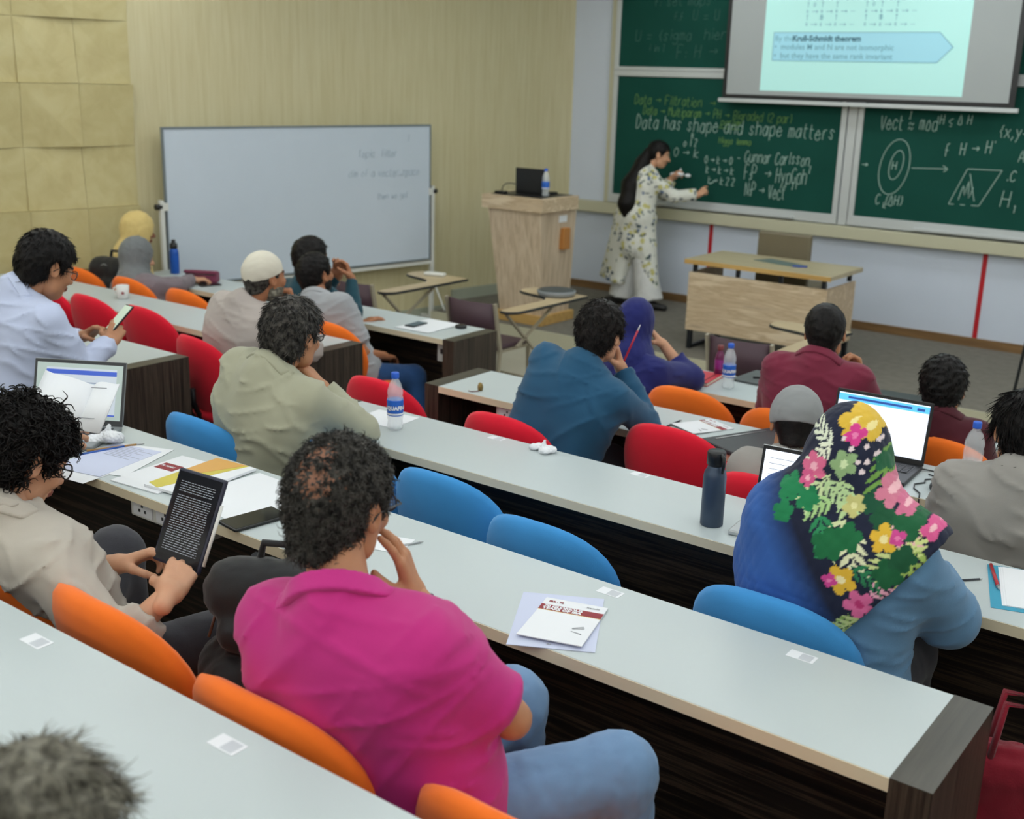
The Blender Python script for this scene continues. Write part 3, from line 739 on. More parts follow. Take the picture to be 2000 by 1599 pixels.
def nets(V,lo,h):
    S=V<0
    c=[V[i:V.shape[0]-1+i,j:V.shape[1]-1+j,k:V.shape[2]-1+k] for i in (0,1) for j in (0,1) for k in (0,1)]
    sg=[x<0 for x in c]; any_=sg[0].copy(); all_=sg[0].copy()
    for x in sg[1:]: any_|=x; all_&=x
    mask=any_&~all_; ijk=np.argwhere(mask)
    if len(ijk)==0: return np.zeros((0,3)),np.zeros((0,4),int)
    idx=np.full(mask.shape,-1,np.int64); idx[mask]=np.arange(len(ijk))
    cv=np.stack([x[mask] for x in c],1); off=np.array([(i,j,k) for i in (0,1) for j in (0,1) for k in (0,1)],F32)
    acc=np.zeros((len(ijk),3)); cnt=np.zeros(len(ijk))
    for a in range(8):
        for b in range(a+1,8):
            if np.abs(off[a]-off[b]).sum()!=1: continue
            x=(cv[:,a]<0)!=(cv[:,b]<0); va=cv[x,a]; vb=cv[x,b]; t=va/(va-vb)
            acc[x]+=off[a]+t[:,None]*(off[b]-off[a]); cnt[x]+=1
    ver=lo+h*(ijk+acc/cnt[:,None])
    quads=[]
    for ax in range(3):
        A=[slice(None)]*3; B=[slice(None)]*3; A[ax]=slice(0,-1); B[ax]=slice(1,None)
        s0=S[tuple(A)]; s1=S[tuple(B)]; e=np.argwhere(s0!=s1)
        o1,o2=[q for q in range(3) if q!=ax]
        e=e[(e[:,o1]>0)&(e[:,o2]>0)&(e[:,o1]<V.shape[o1]-1)&(e[:,o2]<V.shape[o2]-1)]
        def g(d1,d2):
            q=e.copy(); q[:,o1]-=d1; q[:,o2]-=d2; return idx[q[:,0],q[:,1],q[:,2]]
        Q=np.stack([g(1,1),g(0,1),g(0,0),g(1,0)],1)
        fl=s0[e[:,0],e[:,1],e[:,2]] ^ (ax==1)
        Q[~fl]=Q[~fl][:,::-1]; quads.append(Q)
    Q=np.concatenate(quads); Q=Q[(Q>=0).all(1)]
    return ver,Q
def np_mesh(name,parts,mats,origin=(0,0,0),colors=None,smooth=True):
    """parts: list of (verts, quads, material index or array)"""
    V=[];Fc=[];MI=[];b=0
    for v,q,m in parts:
        if len(v)==0: continue
        V.append(np.asarray(v,float)); Fc.append(np.asarray(q)+b); MI.append(np.full(len(q),m) if np.isscalar(m) else np.asarray(m)); b+=len(v)
    V=np.concatenate(V)-np.array(origin); Fc=np.concatenate(Fc); MI=np.concatenate(MI)
    me=bpy.data.meshes.new(name); me.vertices.add(len(V)); me.vertices.foreach_set('co',V.astype(np.float32).ravel())
    n=len(Fc); w_=Fc.shape[1]; me.loops.add(n*w_); me.loops.foreach_set('vertex_index',Fc.astype(np.int32).ravel())
    me.polygons.add(n); me.polygons.foreach_set('loop_start',(np.arange(n)*w_).astype(np.int32))
    for m in mats: me.materials.append(m)
    me.polygons.foreach_set('material_index',MI.astype(np.int32)); me.polygons.foreach_set('use_smooth',np.full(n,smooth))
    if colors is not None:
        a=me.color_attributes.new('print','FLOAT_COLOR','POINT'); a.data.foreach_set('color',np.concatenate([colors,np.ones((len(colors),1))],1).astype(np.float32).ravel())
    me.update(calc_edges=True); me.validate(); return me
def waves(seed,lmin,lmax,amp,n=7,ridge=False,stretch=(1,1,1)):
    r=np.random.RandomState(seed); K=[]
    for _ in range(n):
        d=r.normal(size=3)*np.array(stretch); d/=np.linalg.norm(d); K.append((d*2*PI/r.uniform(lmin,lmax),r.uniform(0,6.3),r.normal(size=3)*2*PI/(lmax*2.2),r.uniform(.5,1)))
    tot=sum(k[3] for k in K)
    def f(P):
        o=np.zeros(len(P),F32)
        for w_,ph,w2,a in K:
            v=np.sin(P@w_+ph+1.6*np.sin(P@w2+ph*2))
            o+=a*((1-np.abs(v))**2*1.6-.5 if ridge else v)
        return (o*amp/tot*1.8).astype(F32)
    return f
def folds(seed,amp,up,right,n=5):
    """long creases: narrow ridges along a few slanting directions, fading in and out"""
    r=np.random.RandomState(seed); K=[]
    for i in range(n):
        a=r.uniform(-.75,.75); d=np.array(up)*math.cos(a)+np.array(right)*math.sin(a)+r.normal(size=3)*.15
        K.append((d*2*PI/r.uniform(.07,.15)*.5,r.uniform(0,6.3),r.normal(size=3)*2*PI/.5,r.normal(size=3)*2*PI/.42,r.uniform(0,6.3)))
    def f(P):
        o=np.zeros(len(P),F32)
        for w_,ph,w2,w3,p3 in K:
            v=(1-np.abs(np.sin(P@w_+ph+.9*np.sin(P@w2+ph))))**4; m=np.clip(np.sin(P@w3+p3)*1.2-.1,0,1)
            o=np.maximum(o,v*m)
        return (o*amp).astype(F32)
    return f
def rot_head(yaw,pitch,roll=0):
    """local x right, y forward, z up -> world; yaw to the left, pitch down, roll to the right"""
    return np.array(Matrix.Rotation(yaw,3,'Z')@Matrix.Rotation(-pitch,3,'X')@Matrix.Rotation(roll,3,'Y'))

# ---- canonical head
def make_head():
    s=Soft()
    s.ell((0,-.014,.028),(.075,.097,.088),k=.02).ell((0,.026,-.032),(.061,.064,.084),k=.035).ell((0,.052,-.092),(.030,.026,.020),k=.035)
    s.cap((-.042,.015,-.075),(.042,.015,-.075),.022,k=.03)
    s.cap((-.032,.079,.020),(.032,.079,.020),.011,k=.015)
    for x in (-1,1):
        s.ell((x*.031,.096,.001),(.016,.014,.011),k=.012,op='s').ell((x*.030,.0765,.001),(.0125,.0125,.0115),k=.002)
        s.ell((x*.040,.070,-.030),(.018,.016,.016),k=.02)
    s.cap((0,.088,.004),(0,.110,-.030),.0075,.0115,k=.012).cap((-.011,.100,-.034),(.011,.100,-.034),.0075,k=.008)
    s.cap((-.017,.090,-.058),(.017,.090,-.058),.0065,k=.006).cap((-.014,.089,-.067),(.014,.089,-.067),.007,k=.006)
    for x in (-1,1):
        R=np.array(Matrix.Rotation(-.25*x,3,'Z')@Matrix.Rotation(.2,3,'X'))
        s.ell((x*.079,-.012,-.004),(.008,.019,.033),R,k=.008).ell((x*.087,-.008,-.002),(.006,.010,.020),R,k=.004,op='s')
    v,q=s.mesh(.0045)
    c=v[q].mean(1); m=np.zeros(len(q),int)
    lips=(np.abs(c[:,0])<.023)&(np.abs(c[:,2]+.0625)<.0095)&(c[:,1]>.083); m[lips]=1
    for x in (-1,1):
        d=np.sqrt(((c-np.array((x*.030,.0765,.001)))**2).sum(1)); e=(d<.0142)&(c[:,1]>.083)&(np.abs(c[:,2]-.001)<.0065); m[e]=2
        m[e&(np.abs(c[:,0]-x*.030)<.0055)]=3
    br=(np.abs(np.abs(c[:,0])-.031)<.021)&(c[:,1]>.066)&(np.abs(c[:,2]-(.0245-.15*(np.abs(c[:,0])-.031)))<.0048); m[br]=3
    return v,q,m
HEAD_V,HEAD_Q,HEAD_M=make_head()

# ---- canonical right hand: y along the fingers, +z back of the hand, thumb on -x side
def make_hand(curl=(.5,.5,.5,.5),thumb=.4,spread=.06,h=.0038):
    s=Soft(); kn=[(-.031,.088,0),(-.010,.093,.002),(.011,.089,.001),(.030,.080,-.002)]; L=[.074,.082,.076,.060]
    for i,p in enumerate(kn): s.cap((p[0]*.62,.0,-.002),p,.015,.0115,k=.016)
    s.cap((-.022,.02,-.012),(.02,.03,-.012),.012,k=.02)
    s.cap((0,-.05,0),(0,.0,0),.024,.025,k=.02)
    for i,p in enumerate(kn):
        c=curl[i]; a=np.array(p,float); ang=0; sp=spread*(i-1.5)
        for j,fr in enumerate((.46,.30,.24)):
            ang+=c*(1.0,1.15,.8)[j]
            d=np.array((math.sin(sp)*math.cos(ang),math.cos(sp)*math.cos(ang),-math.sin(ang))); b=a+d*L[i]*fr
            s.cap(a,b,(.0098,.0090,.0082)[j],(.0092,.0083,.0070)[j],k=.004); a=b
    a=np.array((-.020,.018,-.010)); d=np.array((-.75,.62,-.25-.5*thumb)); d/=np.linalg.norm(d)
    b=a+d*.042; s.cap(a,b,.016,.0125,k=.016)
    d2=np.array((-.45+.5*thumb,.85,-.3-.7*thumb)); d2/=np.linalg.norm(d2); c_=b+d2*.034; s.cap(b,c_,.0118,.0105,k=.005)
    d3=np.array((-.1+.5*thumb,.95,-.3-.6*thumb)); d3/=np.linalg.norm(d3); s.cap(c_,c_+d3*.026,.0103,.0080,k=.004)
    return s.mesh(h)
HANDS={}
def hand(side,wrist,direction,normal,pose='relax',scale=1.0):
    P={'relax':((.28,.32,.36,.40),.35,.05),'fist':((1.25,1.3,1.3,1.3),.9,.0),'hold':((.55,.62,.7,.75),.6,.05),'flat':((.08,.08,.08,.1),.1,.10),'chin':((.75,.8,.85,.9),.5,.03),'point':((.25,.9,1.1,1.15),.7,.02),'cheek':((.18,.2,.28,.38),.2,.05)}[pose]
    if pose not in HANDS: HANDS[pose]=make_hand(*P)
    v,q=HANDS[pose]; v=v.copy()*scale
    if side=='L': v[:,0]*=-1; q=q[:,::-1]
    d=np.array(direction,float); d/=np.linalg.norm(d); n=np.array(normal,float); n-=d*(n@d); n/=np.linalg.norm(n); x=np.cross(d,n)
    return np.array(wrist)+v@np.stack([x,d,n]),q

def mat_skin(name,c):
    m,nt,b=nodes(name); b.inputs['Roughness'].default_value=.5; b.inputs['Subsurface Weight'].default_value=.12; b.inputs['Subsurface Radius'].default_value=(.012,.005,.003); b.inputs['Specular IOR Level'].default_value=.35
    co=coords(nt); n=N(nt,'ShaderNodeTexNoise',Scale=22.0,Detail=5.0); nt.links.new(co,n.inputs['Vector'])
    c0=srgb(c); mx=N(nt,'ShaderNodeMix',data_type='RGBA'); mx.inputs[6].default_value=(c0[0]*.84,c0[1]*.78,c0[2]*.76,1); mx.inputs[7].default_value=(min(1,c0[0]*1.12),c0[1]*1.12,c0[2]*1.12,1)
    nt.links.new(n.outputs['Fac'],mx.inputs[0]); nt.links.new(mx.outputs[2],b.inputs['Base Color'])
    n2=N(nt,'ShaderNodeTexNoise',Scale=160.0,Detail=3.0); nt.links.new(co,n2.inputs['Vector']); bump(nt,b,n2.outputs['Fac'],.12,.002); return m
def mat_hair(name,c,c2=None,rough=.42):
    m,nt,b=nodes(name); b.inputs['Roughness'].default_value=rough; b.inputs['Specular IOR Level'].default_value=.16
    co=coords(nt); n=N(nt,'ShaderNodeTexNoise',Scale=60.0,Detail=5.0); nt.links.new(co,n.inputs['Vector'])
    col=ramp(nt,n.outputs['Fac'],[(.35,c),(.7,c2 or c)]); nt.links.new(col,b.inputs['Base Color'])
    n2=N(nt,'ShaderNodeTexNoise',Scale=420.0,Detail=3.0); nt.links.new(co,n2.inputs['Vector']); bump(nt,b,n2.outputs['Fac'],.35,.003); return m
SK={'tan':mat_skin('skin_tan','b98563'),'mid':mat_skin('skin_mid','ad7757'),'light':mat_skin('skin_light','cc9c7d'),'brown':mat_skin('skin_brown','8d5d44')}
M_['lips']=plain('lips','8c5248',.5); M_['eye']=plain('eye_white','d8d4cc',.25); M_['iris']=plain('iris_brown','241812',.3)
HR={'black':mat_hair('hair_black','0c0b0b','1f1b1a'),'soft':mat_hair('hair_soft_black','141211','2d2826'),'salt':mat_hair('hair_salt_pepper','1a1918','5c5853'),'grey':mat_hair('hair_grey','47443c','8f8b7d',.5)}

# ---- hair
def zcut(y,low=-.075,front=.062):
    return np.interp(y,[-.13,-.055,-.028,-.008,.028,.045,.062,.11],[low-.008,low,low+.025,.0,-.012,.022,front,front+.012])
def scalp(thick,low,front,seed,amp,lmin=.02,lmax=.05,bald=0,top=0):
    s=Soft(); s.ell((0,-.016,.030+top*.3),(.077+thick,.099+thick,.090+thick+top*.7),k=.0)
    s.cap((0,-.055,-.01),(0,-.060,low+.012),.052+thick*.6,.046+thick*.4,k=.035)
    for x_ in (-1,1): s.ell((x_*.092,-.012,-.010),(.030,.024,.042),k=.006,op='s')
    s.fn(lambda P:(zcut(P[...,1],low,front)+np.abs(P[...,0])*.10-P[...,2])*.85,(0,0,0),(0,0,0),'i')
    return s.mesh(.0055,noise=(waves(seed,lmin,lmax,amp,9),amp*2.2))
def locks(v,q,n,length,r,curl,seed,flow=(0,-.3,-1),spread=.5,lift=.35,sides=3,seg=5,crown=(0,-.04,.12)):
    """short tapered strands growing out of a scalp mesh (head coordinates)"""
    R=np.random.RandomState(seed); f=q[R.randint(0,len(q),n)]; P=v[f].mean(1); nr=np.cross(v[f[:,1]]-v[f[:,0]],v[f[:,2]]-v[f[:,0]]); nr/=np.linalg.norm(nr,axis=1)[:,None]+1e-9
    out=P-np.array((0,-.016,.02)); out/=np.linalg.norm(out,axis=1)[:,None]; nr=np.where((nr*out).sum(1)[:,None]<0,-nr,nr)
    rad=P-np.array(crown); tang=rad-nr*(rad*nr).sum(1)[:,None]; tang+=np.array(flow)*.08; tang-=nr*(tang*nr).sum(1)[:,None]; tang/=np.linalg.norm(tang,axis=1)[:,None]+1e-9
    tang=tang+R.normal(size=P.shape)*spread; tang-=nr*(tang*nr).sum(1)[:,None]; tang/=np.linalg.norm(tang,axis=1)[:,None]+1e-9
    sd=np.cross(nr,tang); Ln=length*R.uniform(.6,1.25,n); ph=R.uniform(0,6.3,n); hand_=R.choice([-1,1],n)
    V=[];pts=[]
    for j in range(seg):
        t=j/(seg-1); a=ph+hand_*t*curl[1]
        pos=P+tang*(Ln*t)[:,None]+nr*(lift*Ln*(t-.75*t*t)-.003)[:,None]+sd*(curl[0]*(np.cos(a)-np.cos(ph))*t**.5)[:,None]+nr*(curl[0]*.7*(np.sin(a)-np.sin(ph))*t**.5)[:,None]
        pts.append(pos)
    for j in range(seg):
        t=j/(seg-1); dv=pts[min(j+1,seg-1)]-pts[max(j-1,0)]; dv/=np.linalg.norm(dv,axis=1)[:,None]+1e-9
        b=np.cross(dv,nr); b/=np.linalg.norm(b,axis=1)[:,None]+1e-9; c=np.cross(b,dv); rr=r*(1-.75*t**1.5)
        for k in range(sides):
            an=2*PI*k/sides; V.append(pts[j]+(b*math.cos(an)+c*math.sin(an)*.8)*rr)
    V=np.stack(V,1).reshape(-1,3); base=np.arange(n)*seg*sides; Q=[]
    for j in range(seg-1):
        for k in range(sides): Q.append(np.stack([base+j*sides+k,base+j*sides+(k+1)%sides,base+(j+1)*sides+(k+1)%sides,base+(j+1)*sides+k],1))
    return V,np.concatenate(Q)

def unit(v): v=np.array(v,float); return v/(np.linalg.norm(v)+1e-12)
def lerp(a,b,t): return np.array(a,float)*(1-t)+np.array(b,float)*t
class Person:
    def __init__(s,label,H,Nk,P,hy=0,hp=0,hr=0,sh=0,skin='tan',arms=None,hs=1.0,g=1.0,sw=1.0,seed=1,floor=0,legs=True,knees=None,fem=False,feet=None,res=1.0):
        s.t=empty('person',(P[0],P[1],floor),0,label,'person'); s.o=np.array((P[0],P[1],floor),float)
        s.H=np.array(H,float); s.N=np.array(Nk,float); s.P=np.array(P,float); s.Rh=rot_head(hy,hp,hr); s.hs=hs; s.g=g; s.seed=seed; s.skin=SK[skin]; s.floor=floor; s.res=res; s.fem=fem
        s.up=unit(s.N-s.P); f=np.array((-math.sin(sh),math.cos(sh),0)); s.f=unit(f-s.up*(f@s.up)); s.r=np.cross(s.f,s.up)
        w=.165*sw; s.w=w
        s.S={'R':s.N-s.up*.05+s.r*w+s.f*.02,'L':s.N-s.up*.05-s.r*w+s.f*.02}
        s.arms={}
        for sd in 'RL':
            a=(arms or {}).get(sd,{}); sg=1 if sd=='R' else -1
            S=np.array(a.get('S',s.S[sd]),float); s.S[sd]=S
            E=np.array(a.get('E',S-s.up*.25+s.f*.13+s.r*sg*.04),float); W=np.array(a.get('W',E+s.f*.23-s.r*sg*.09+np.array((0,0,.02))),float)
            s.arms[sd]=dict(S=S,E=E,W=W,d=np.array(a.get('d',unit(W-E)),float),n=np.array(a.get('n',(0,0,1)),float),pose=a.get('pose','relax'))
        s.J={}
        hf=np.array((-math.sin(sh),math.cos(sh),0)); hx=np.array((math.cos(sh),math.sin(sh),0))
        for i,sd in enumerate('RL'):
            sg=1 if sd=='R' else -1; hip=s.P+s.r*sg*.085-np.array((0,0,.02))
            kn=np.array(knees[sd] if knees else s.P+hf*.42+hx*sg*.12+np.array((0,0,.0)),float)
            an=np.array(feet[sd] if feet else (kn[0]+hf[0]*.04,kn[1]+hf[1]*.04,floor+.09),float); s.J[sd]=(hip,kn,an)
    def part(s,name,parts,mats,colors=None,parent=None):
        mats=mats if isinstance(mats,(list,tuple)) else [mats]
        o=obj(name,np_mesh(name,parts,mats,s.o,colors),None,parent or s.t); return o
    def torso(s,b,e=0.0,k=.06,long=0.0):
        g=s.g; r=s.r; u=s.up; f=s.f; Np=s.N; Pp=s.P; w=s.w
        b.cap(s.S['L']*.9+s.S['R']*.1,s.S['R']*.9+s.S['L']*.1,.052+e,k=k)
        b.cap(Np-u*.015-f*.005,Np-u*.14,.062+e,.085*g+e,k=k)
        b.cap(Np+u*.012,Np-u*.03,.056+e,.07+e,k=k)
        L=np.linalg.norm(Np-Pp)
        for t,hw,rad,fo in ((.24,.098,.096,.025),(.42,.092,.100,.03),(.62,.078,.102,.035),(.82,.078,.108,.03),(1.0,.085,.118,.02)):
            c=Np-u*(L*t)+f*fo*(1 if not s.fem else .9); hw2=hw*w/.165
            b.cap(c-r*hw2,c+r*hw2,(rad*g if t<.9 else rad*(.6+.4*g))+e,k=k)
        if long: b.cap(Pp-r*.09,Pp+r*.09,.13+e,k=k)
    def body(s,hands=('R','L'),bare=False,h=None):
        b=Soft(); s.torso(b,-.022)
        for sd in 'RL':
            a=s.arms[sd]; b.cap(a['S'],a['E'],.046,.037,k=.03).cap(a['E'],a['W'],.039,.026,k=.015)
            hip,kn,an=s.J[sd]; b.cap(hip,kn,.065,.045,k=.03).cap(kn,an,.045,.033,k=.02)
        b.cap(s.H+s.Rh@np.array((0,-.022,-.05))*s.hs,s.N-s.up*.02+s.f*.012,.054*s.hs,.060,k=.03)
        v,q=b.mesh((h or .012)); parts=[(v,q,0)]
        parts.append((s.H+HEAD_V*s.hs@s.Rh.T,HEAD_Q,HEAD_M))
        for sd in hands:
            a=s.arms[sd]; hv,hq=hand(sd,a['W'],a['d'],a['n'],a['pose'],1.0 if not s.fem else .9); parts.append((hv,hq,0))
        return s.part('body',parts,[s.skin,M_['lips'],M_['eye'],M_['iris']])
    def shirt(s,mat,sleeve='long',e=.010,loose=.004,collar=None,h=.0095,fold=.004,name='shirt',hem=None,neck=.062,ksl=.035,cuff=.96,sl_r=None,cup=.040,cr=.074):
        b=Soft(); s.torso(b,e)
        for sd in 'RL':
            a=s.arms[sd]; S,E,W=a['S'],a['E'],a['W']; r0=sl_r or .055
            if sleeve=='long':
                b.cap(S,E,r0+e,.047+e*.6+loose,k=ksl); b.cap(E,lerp(E,W,cuff),.047+e*.5+loose,.034+loose,k=.02,flat=1)
            elif sleeve=='short': b.cap(S,lerp(S,E,.78),r0+e,.056+e+loose,k=ksl,flat=1)
        if hem is not None: b.cap(s.P+s.f*.10-s.r*.07,s.P+s.f*.10+s.r*.07,.10+e,k=.05)
        # neck opening
        nb=s.N+s.up*.012; hd=s.H-s.N; nd=unit(s.H+s.Rh@np.array((0,-.02,-.06))-s.N)
        b.cap(nb-nd*.03+s.f*.03,nb+nd*.12+s.f*.015,neck,neck+.01,k=.008,op='s')
        n1=waves(s.seed*7+1,.14,.34,fold*.8,6,False); n2=folds(s.seed*7+2,fold*1.7,s.up,s.r)
        nz=lambda X:n1(X)-n2(X)
        v,q=b.mesh(h*s.res,noise=(nz,fold*2.2)); parts=[(v,q,0)]
        o=s.part(name,parts,mat)
        if collar is not None:
            c=Soft(); s.torso(c,e+.007); ctr=s.N+nd*cup*.4; rr=cr*s.hs
            c.cap(s.N-nd*.02-s.f*.004,s.N+nd*cup-s.f*.004,rr+.006,rr-.004,k=.03)
            c.cap(s.N-nd*.06+s.f*.012,s.N+nd*.16+s.f*.012,rr-.014,rr-.012,k=.004,op='s')
            c.fn(lambda X:np.sqrt(((X-ctr)**2).sum(-1))-(rr+.030),(0,0,0),(0,0,0),'i')
            c.fn(lambda X:(s.N+nd*(cup-.050)-X)@nd-.35*((X-s.N)@s.f),(0,0,0),(0,0,0),'i')
            c.fn(lambda X:(X-(s.N+nd*cup))@nd-.004+.25*((X-s.N)@s.f),(0,0,0),(0,0,0),'i')
            c.fn(lambda X:(X-s.N)@s.f-.055,(0,0,0),(0,0,0),'i')
            cv,cq=c.mesh(.0055); s.part('collar',[(cv,cq,0)],collar,parent=o)
        return o
    def trousers(s,mat,e=.014,fold=.004,h=.013,name='trousers',shoes=True,loose=.0):
        b=Soft(); P=s.P
        b.cap(P-s.r*.075,P+s.r*.075,.112+e,k=.05)
        for sd in 'RL':
            hip,kn,an=s.J[sd]; b.cap(hip,kn,.078+e,.056+e+loose*.5,k=.05).cap(kn,an,.056+e+loose*.5,.042+e+loose,k=.03,flat=1)
        v,q=b.mesh(h*s.res,noise=(waves(s.seed*3+2,.05,.14,fold,7,True),fold*2.2)); o=s.part(name,[(v,q,0)],mat)
        if shoes:
            for sd in 'RL':
                hip,kn,an=s.J[sd]; d=unit((an-hip)*np.array((1,1,0))); c=Soft(); z=s.floor
                a=np.array((an[0],an[1],z+.045)); c.cap(a-d*.05,a+d*.03,.040,.040,k=.02).cap(a+d*.03,a+d*.16-np.array((0,0,.012)),.040,.030,k=.03).cap(a,a+np.array((0,0,.06)),.040,.038,k=.02)
                c.fn(lambda Pn:(z+.002)-Pn[...,2],(0,0,0),(0,0,0),'i'); cv,cq=c.mesh(.010); s.part('shoe',[(cv,cq,0)],M_['shoe'])
        return o
    def hair(s,mat,thick=.012,low=-.078,front=.062,amp=.003,n=2600,length=.022,r=.0017,curl=(.002,3.),spread=.35,lift=.15,bald=False,lm=(.02,.05),top=0.0,seg=4):
        v,q=scalp(thick,low,front,s.seed+11,amp,lm[0],lm[1],top=top)
        if bald:   # thinning patch at the crown
            c=v[q].mean(1); d=np.sqrt((((c-np.array((.008,-.102,.058)))/np.array((.034,.030,.030)))**2).sum(1)); d2=np.sqrt((((c-np.array((.0,-.078,.092)))/np.array((.024,.026,.026)))**2).sum(1))
            rr=np.random.RandomState(4); keep=(np.minimum(d,d2)>1+.35*rr.normal(size=len(d)))
            lv,lq=locks(v,q[keep],n,length,r,curl,s.seed+5,spread=spread,lift=lift,seg=seg)
            v=v-0.004*unit_rows(v); parts=[(v,q,(~keep).astype(int)),(lv,lq,0)]
            mats=[mat,M_['scalp']]
        else:
            lv,lq=locks(v,q,n,length,r,curl,s.seed+5,spread=spread,lift=lift,seg=seg); parts=[(v,q,0),(lv,lq,0)]; mats=[mat]
        parts=[(s.H+p[0]*s.hs@s.Rh.T,p[1],p[2]) for p in parts]
        return s.part('hair',parts,mats)
    def beard(s,mat,full=True):
        b=Soft(); b.ell((0,.026,-.034),(.064,.068,.088),k=0).ell((0,.052,-.094),(.034,.030,.026),k=.03).cap((-.045,.012,-.078),(.045,.012,-.078),.026,k=.03)
        b.ell((0,.10,-.062),(.022,.03,.012),k=.004,op='s')
        b.fn(lambda P:(P[...,2]-np.interp(P[...,1],[-.01,.03,.06,.1],[.0,-.035,-.05,-.043]))*.8,(0,0,0),(0,0,0),'i')
        v,q=b.mesh(.005,noise=(waves(s.seed+3,.012,.03,.0025,8),.006)); return s.part('beard',[(s.H+v*s.hs@s.Rh.T,q,0)],mat)
    def cap(s,mat,z0=.035,tilt=.35,r=(.083,.105,.098),name='cap',rim=True):
        b=Soft(); Rt=np.array(Matrix.Rotation(tilt,3,'X')); b.ell((0,-.016,.028),r,k=0)
        up=Rt@np.array((0,0,1)); 
        b.fn(lambda P:(z0-(P-np.array((0,-.016,.0)))@up),(0,0,0),(0,0,0),'i'); v,q=b.mesh(.005,noise=(waves(s.seed,.03,.07,.0012,6),.003))
        parts=[(s.H+v*s.hs@s.Rh.T,q,0)]
        return s.part(name,parts,mat)
    def glasses(s,mat):
        mb=MB(); tf=lambda p:(s.H+s.Rh@(np.array(p)*s.hs)-s.o)
        for x in (-1,1):
            mb.tube([tf((x*.032+.024*math.cos(a),.104-.006*abs(math.cos(a)),-.002+.018*math.sin(a))) for a in [2*PI*k/16 for k in range(16)]],.0022,5,closed=True)
            mb.tube([tf((x*.056,.100,.006)),tf((x*.074,.085,.006)),tf((x*.083,.0,.004)),tf((x*.083,-.02,-.012))],.0022,5)
        mb.tube([tf((-.010,.106,.002)),tf((0,.108,.004)),tf((.010,.106,.002))],.002,5)
        o=obj('glasses',mb.mesh('glasses'),mat,s.t)
        for x in (-1,1):
            m2=MB(); ring=[tf((x*.032+.0225*math.cos(a),.1035,-.002+.0165*math.sin(a))) for a in [2*PI*k/14 for k in range(14)]]
            m2.add(ring,[list(range(14))]); obj('lens',m2.mesh('lens'),M_['lens'],o)
        return o
    def scarf(s,mat,prims=None,fold=.005,h=.008,drape=.0,colors=None,face=True,size=(.091,.112,.118),back=.12,name='headscarf',sub=None):
        b=Soft(); Rh=s.Rh; H=s.H; hs=s.hs
        b.ell(H+Rh@np.array((0,-.016,.018))*hs,np.array(size)*hs,Rh,k=.04)
        b.cap(H+Rh@np.array((0,-.015,-.06))*hs,s.N+s.f*.015,.080*hs,.092,k=.05)
        b.cap(s.S['L']*.75+s.S['R']*.25,s.S['R']*.75+s.S['L']*.25,.075,k=.07)
        if drape:
            b.cap(s.N-s.f*.015,s.N-s.up*drape-s.f*.02,.085,.10,k=.07)
            b.cap(s.N+s.f*.06,s.N-s.up*drape*.8+s.f*.09,.08,.09,k=.07)
        if prims: prims(b)
        if face: b.ell(H+Rh@np.array((0,.125,-.022))*hs,np.array((.054,.075,.076))*hs,Rh,k=.012,op='s')
        v,q=b.mesh(h,noise=(waves(s.seed+21,.05,.16,fold,8,True,(1,1,.6)),fold*2.2))
        return s.part(name,[(v,q,0)],mat,None if colors is None else colors(v))
def unit_rows(v): return v/(np.linalg.norm(v,axis=1)[:,None]+1e-9)
M_['shoe']=plain('black_shoe','191716',.5); M_['scalp']=mat_skin('scalp_tan','8a5f49')
m,nt,b=nodes('spectacle_lens'); b.inputs['Base Color'].default_value=(.9,.95,1,1); b.inputs['Roughness'].default_value=.05; b.inputs['Alpha'].default_value=.22; M_['lens']=m
M_['frame_black']=plain('spectacle_frame_black','121214',.35); M_['frame_metal']=plain('spectacle_frame_metal','3a3a3e',.3,.5)
def print_mat(name,rough=.8):
    m,nt,b=nodes(name); b.inputs['Roughness'].default_value=rough; b.inputs['Sheen Weight'].default_value=.1; b.inputs['Specular IOR Level'].default_value=.25
    a=N(nt,'ShaderNodeVertexColor'); a.layer_name='print'; nt.links.new(a.outputs[0],b.inputs['Base Color'])
    co=coords(nt); v=N(nt,'ShaderNodeTexNoise',Scale=350.0,Detail=2.0); nt.links.new(co,v.inputs['Vector']); bump(nt,b,v.outputs['Fac'],.2,.0012); return m
def lin(c): return np.array(srgb(c)[:3])
# ------------------------------------------------------------------ people
FAB={}
def fab(n,c,**k): FAB[n]=fabric('cloth_'+n,c,**k); return FAB[n]
fab('magenta','bd2a7c',scale=900,var=.06); fab('magenta_collar','c23083'); fab('jeans_light','6f8fb4',var=.2,scale=600); fab('jeans_dark','274a78',var=.2,scale=600)
fab('beige','b9b1a6',scale=700); fab('white','c2cbe6',scale=700,var=.04); fab('black','1b1b1e'); fab('charcoal','3a3a40'); fab('taupe','b3a9a3',scale=700,var=.05); fab('olive','a6a58f',scale=700,var=.05)
fab('grey_polo','a1a3a7',scale=700); fab('dark_teal','1f4552'); fab('teal_blue','265474',scale=700,var=.08); fab('navy','1e2463',var=.12); fab('maroon','79293f',var=.08); fab('dark_maroon','4c1a25',var=.2)
fab('grey_shirt','98948f',scale=700,var=.06); fab('light_blue','5c83a6',var=.08); fab('grey_scarf','74787a',var=.1); fab('mauve','7e7379',var=.15); fab('yellow_scarf','d8bf7d',var=.08); fab('white_cotton','d2d2cf'); fab('knit_grey','8d8f90',scale=900,bstr=.5); fab('knit_white','d8d2c2',scale=600,bstr=.5,var=.1)
DOWN=np.array((0,0,-1.))

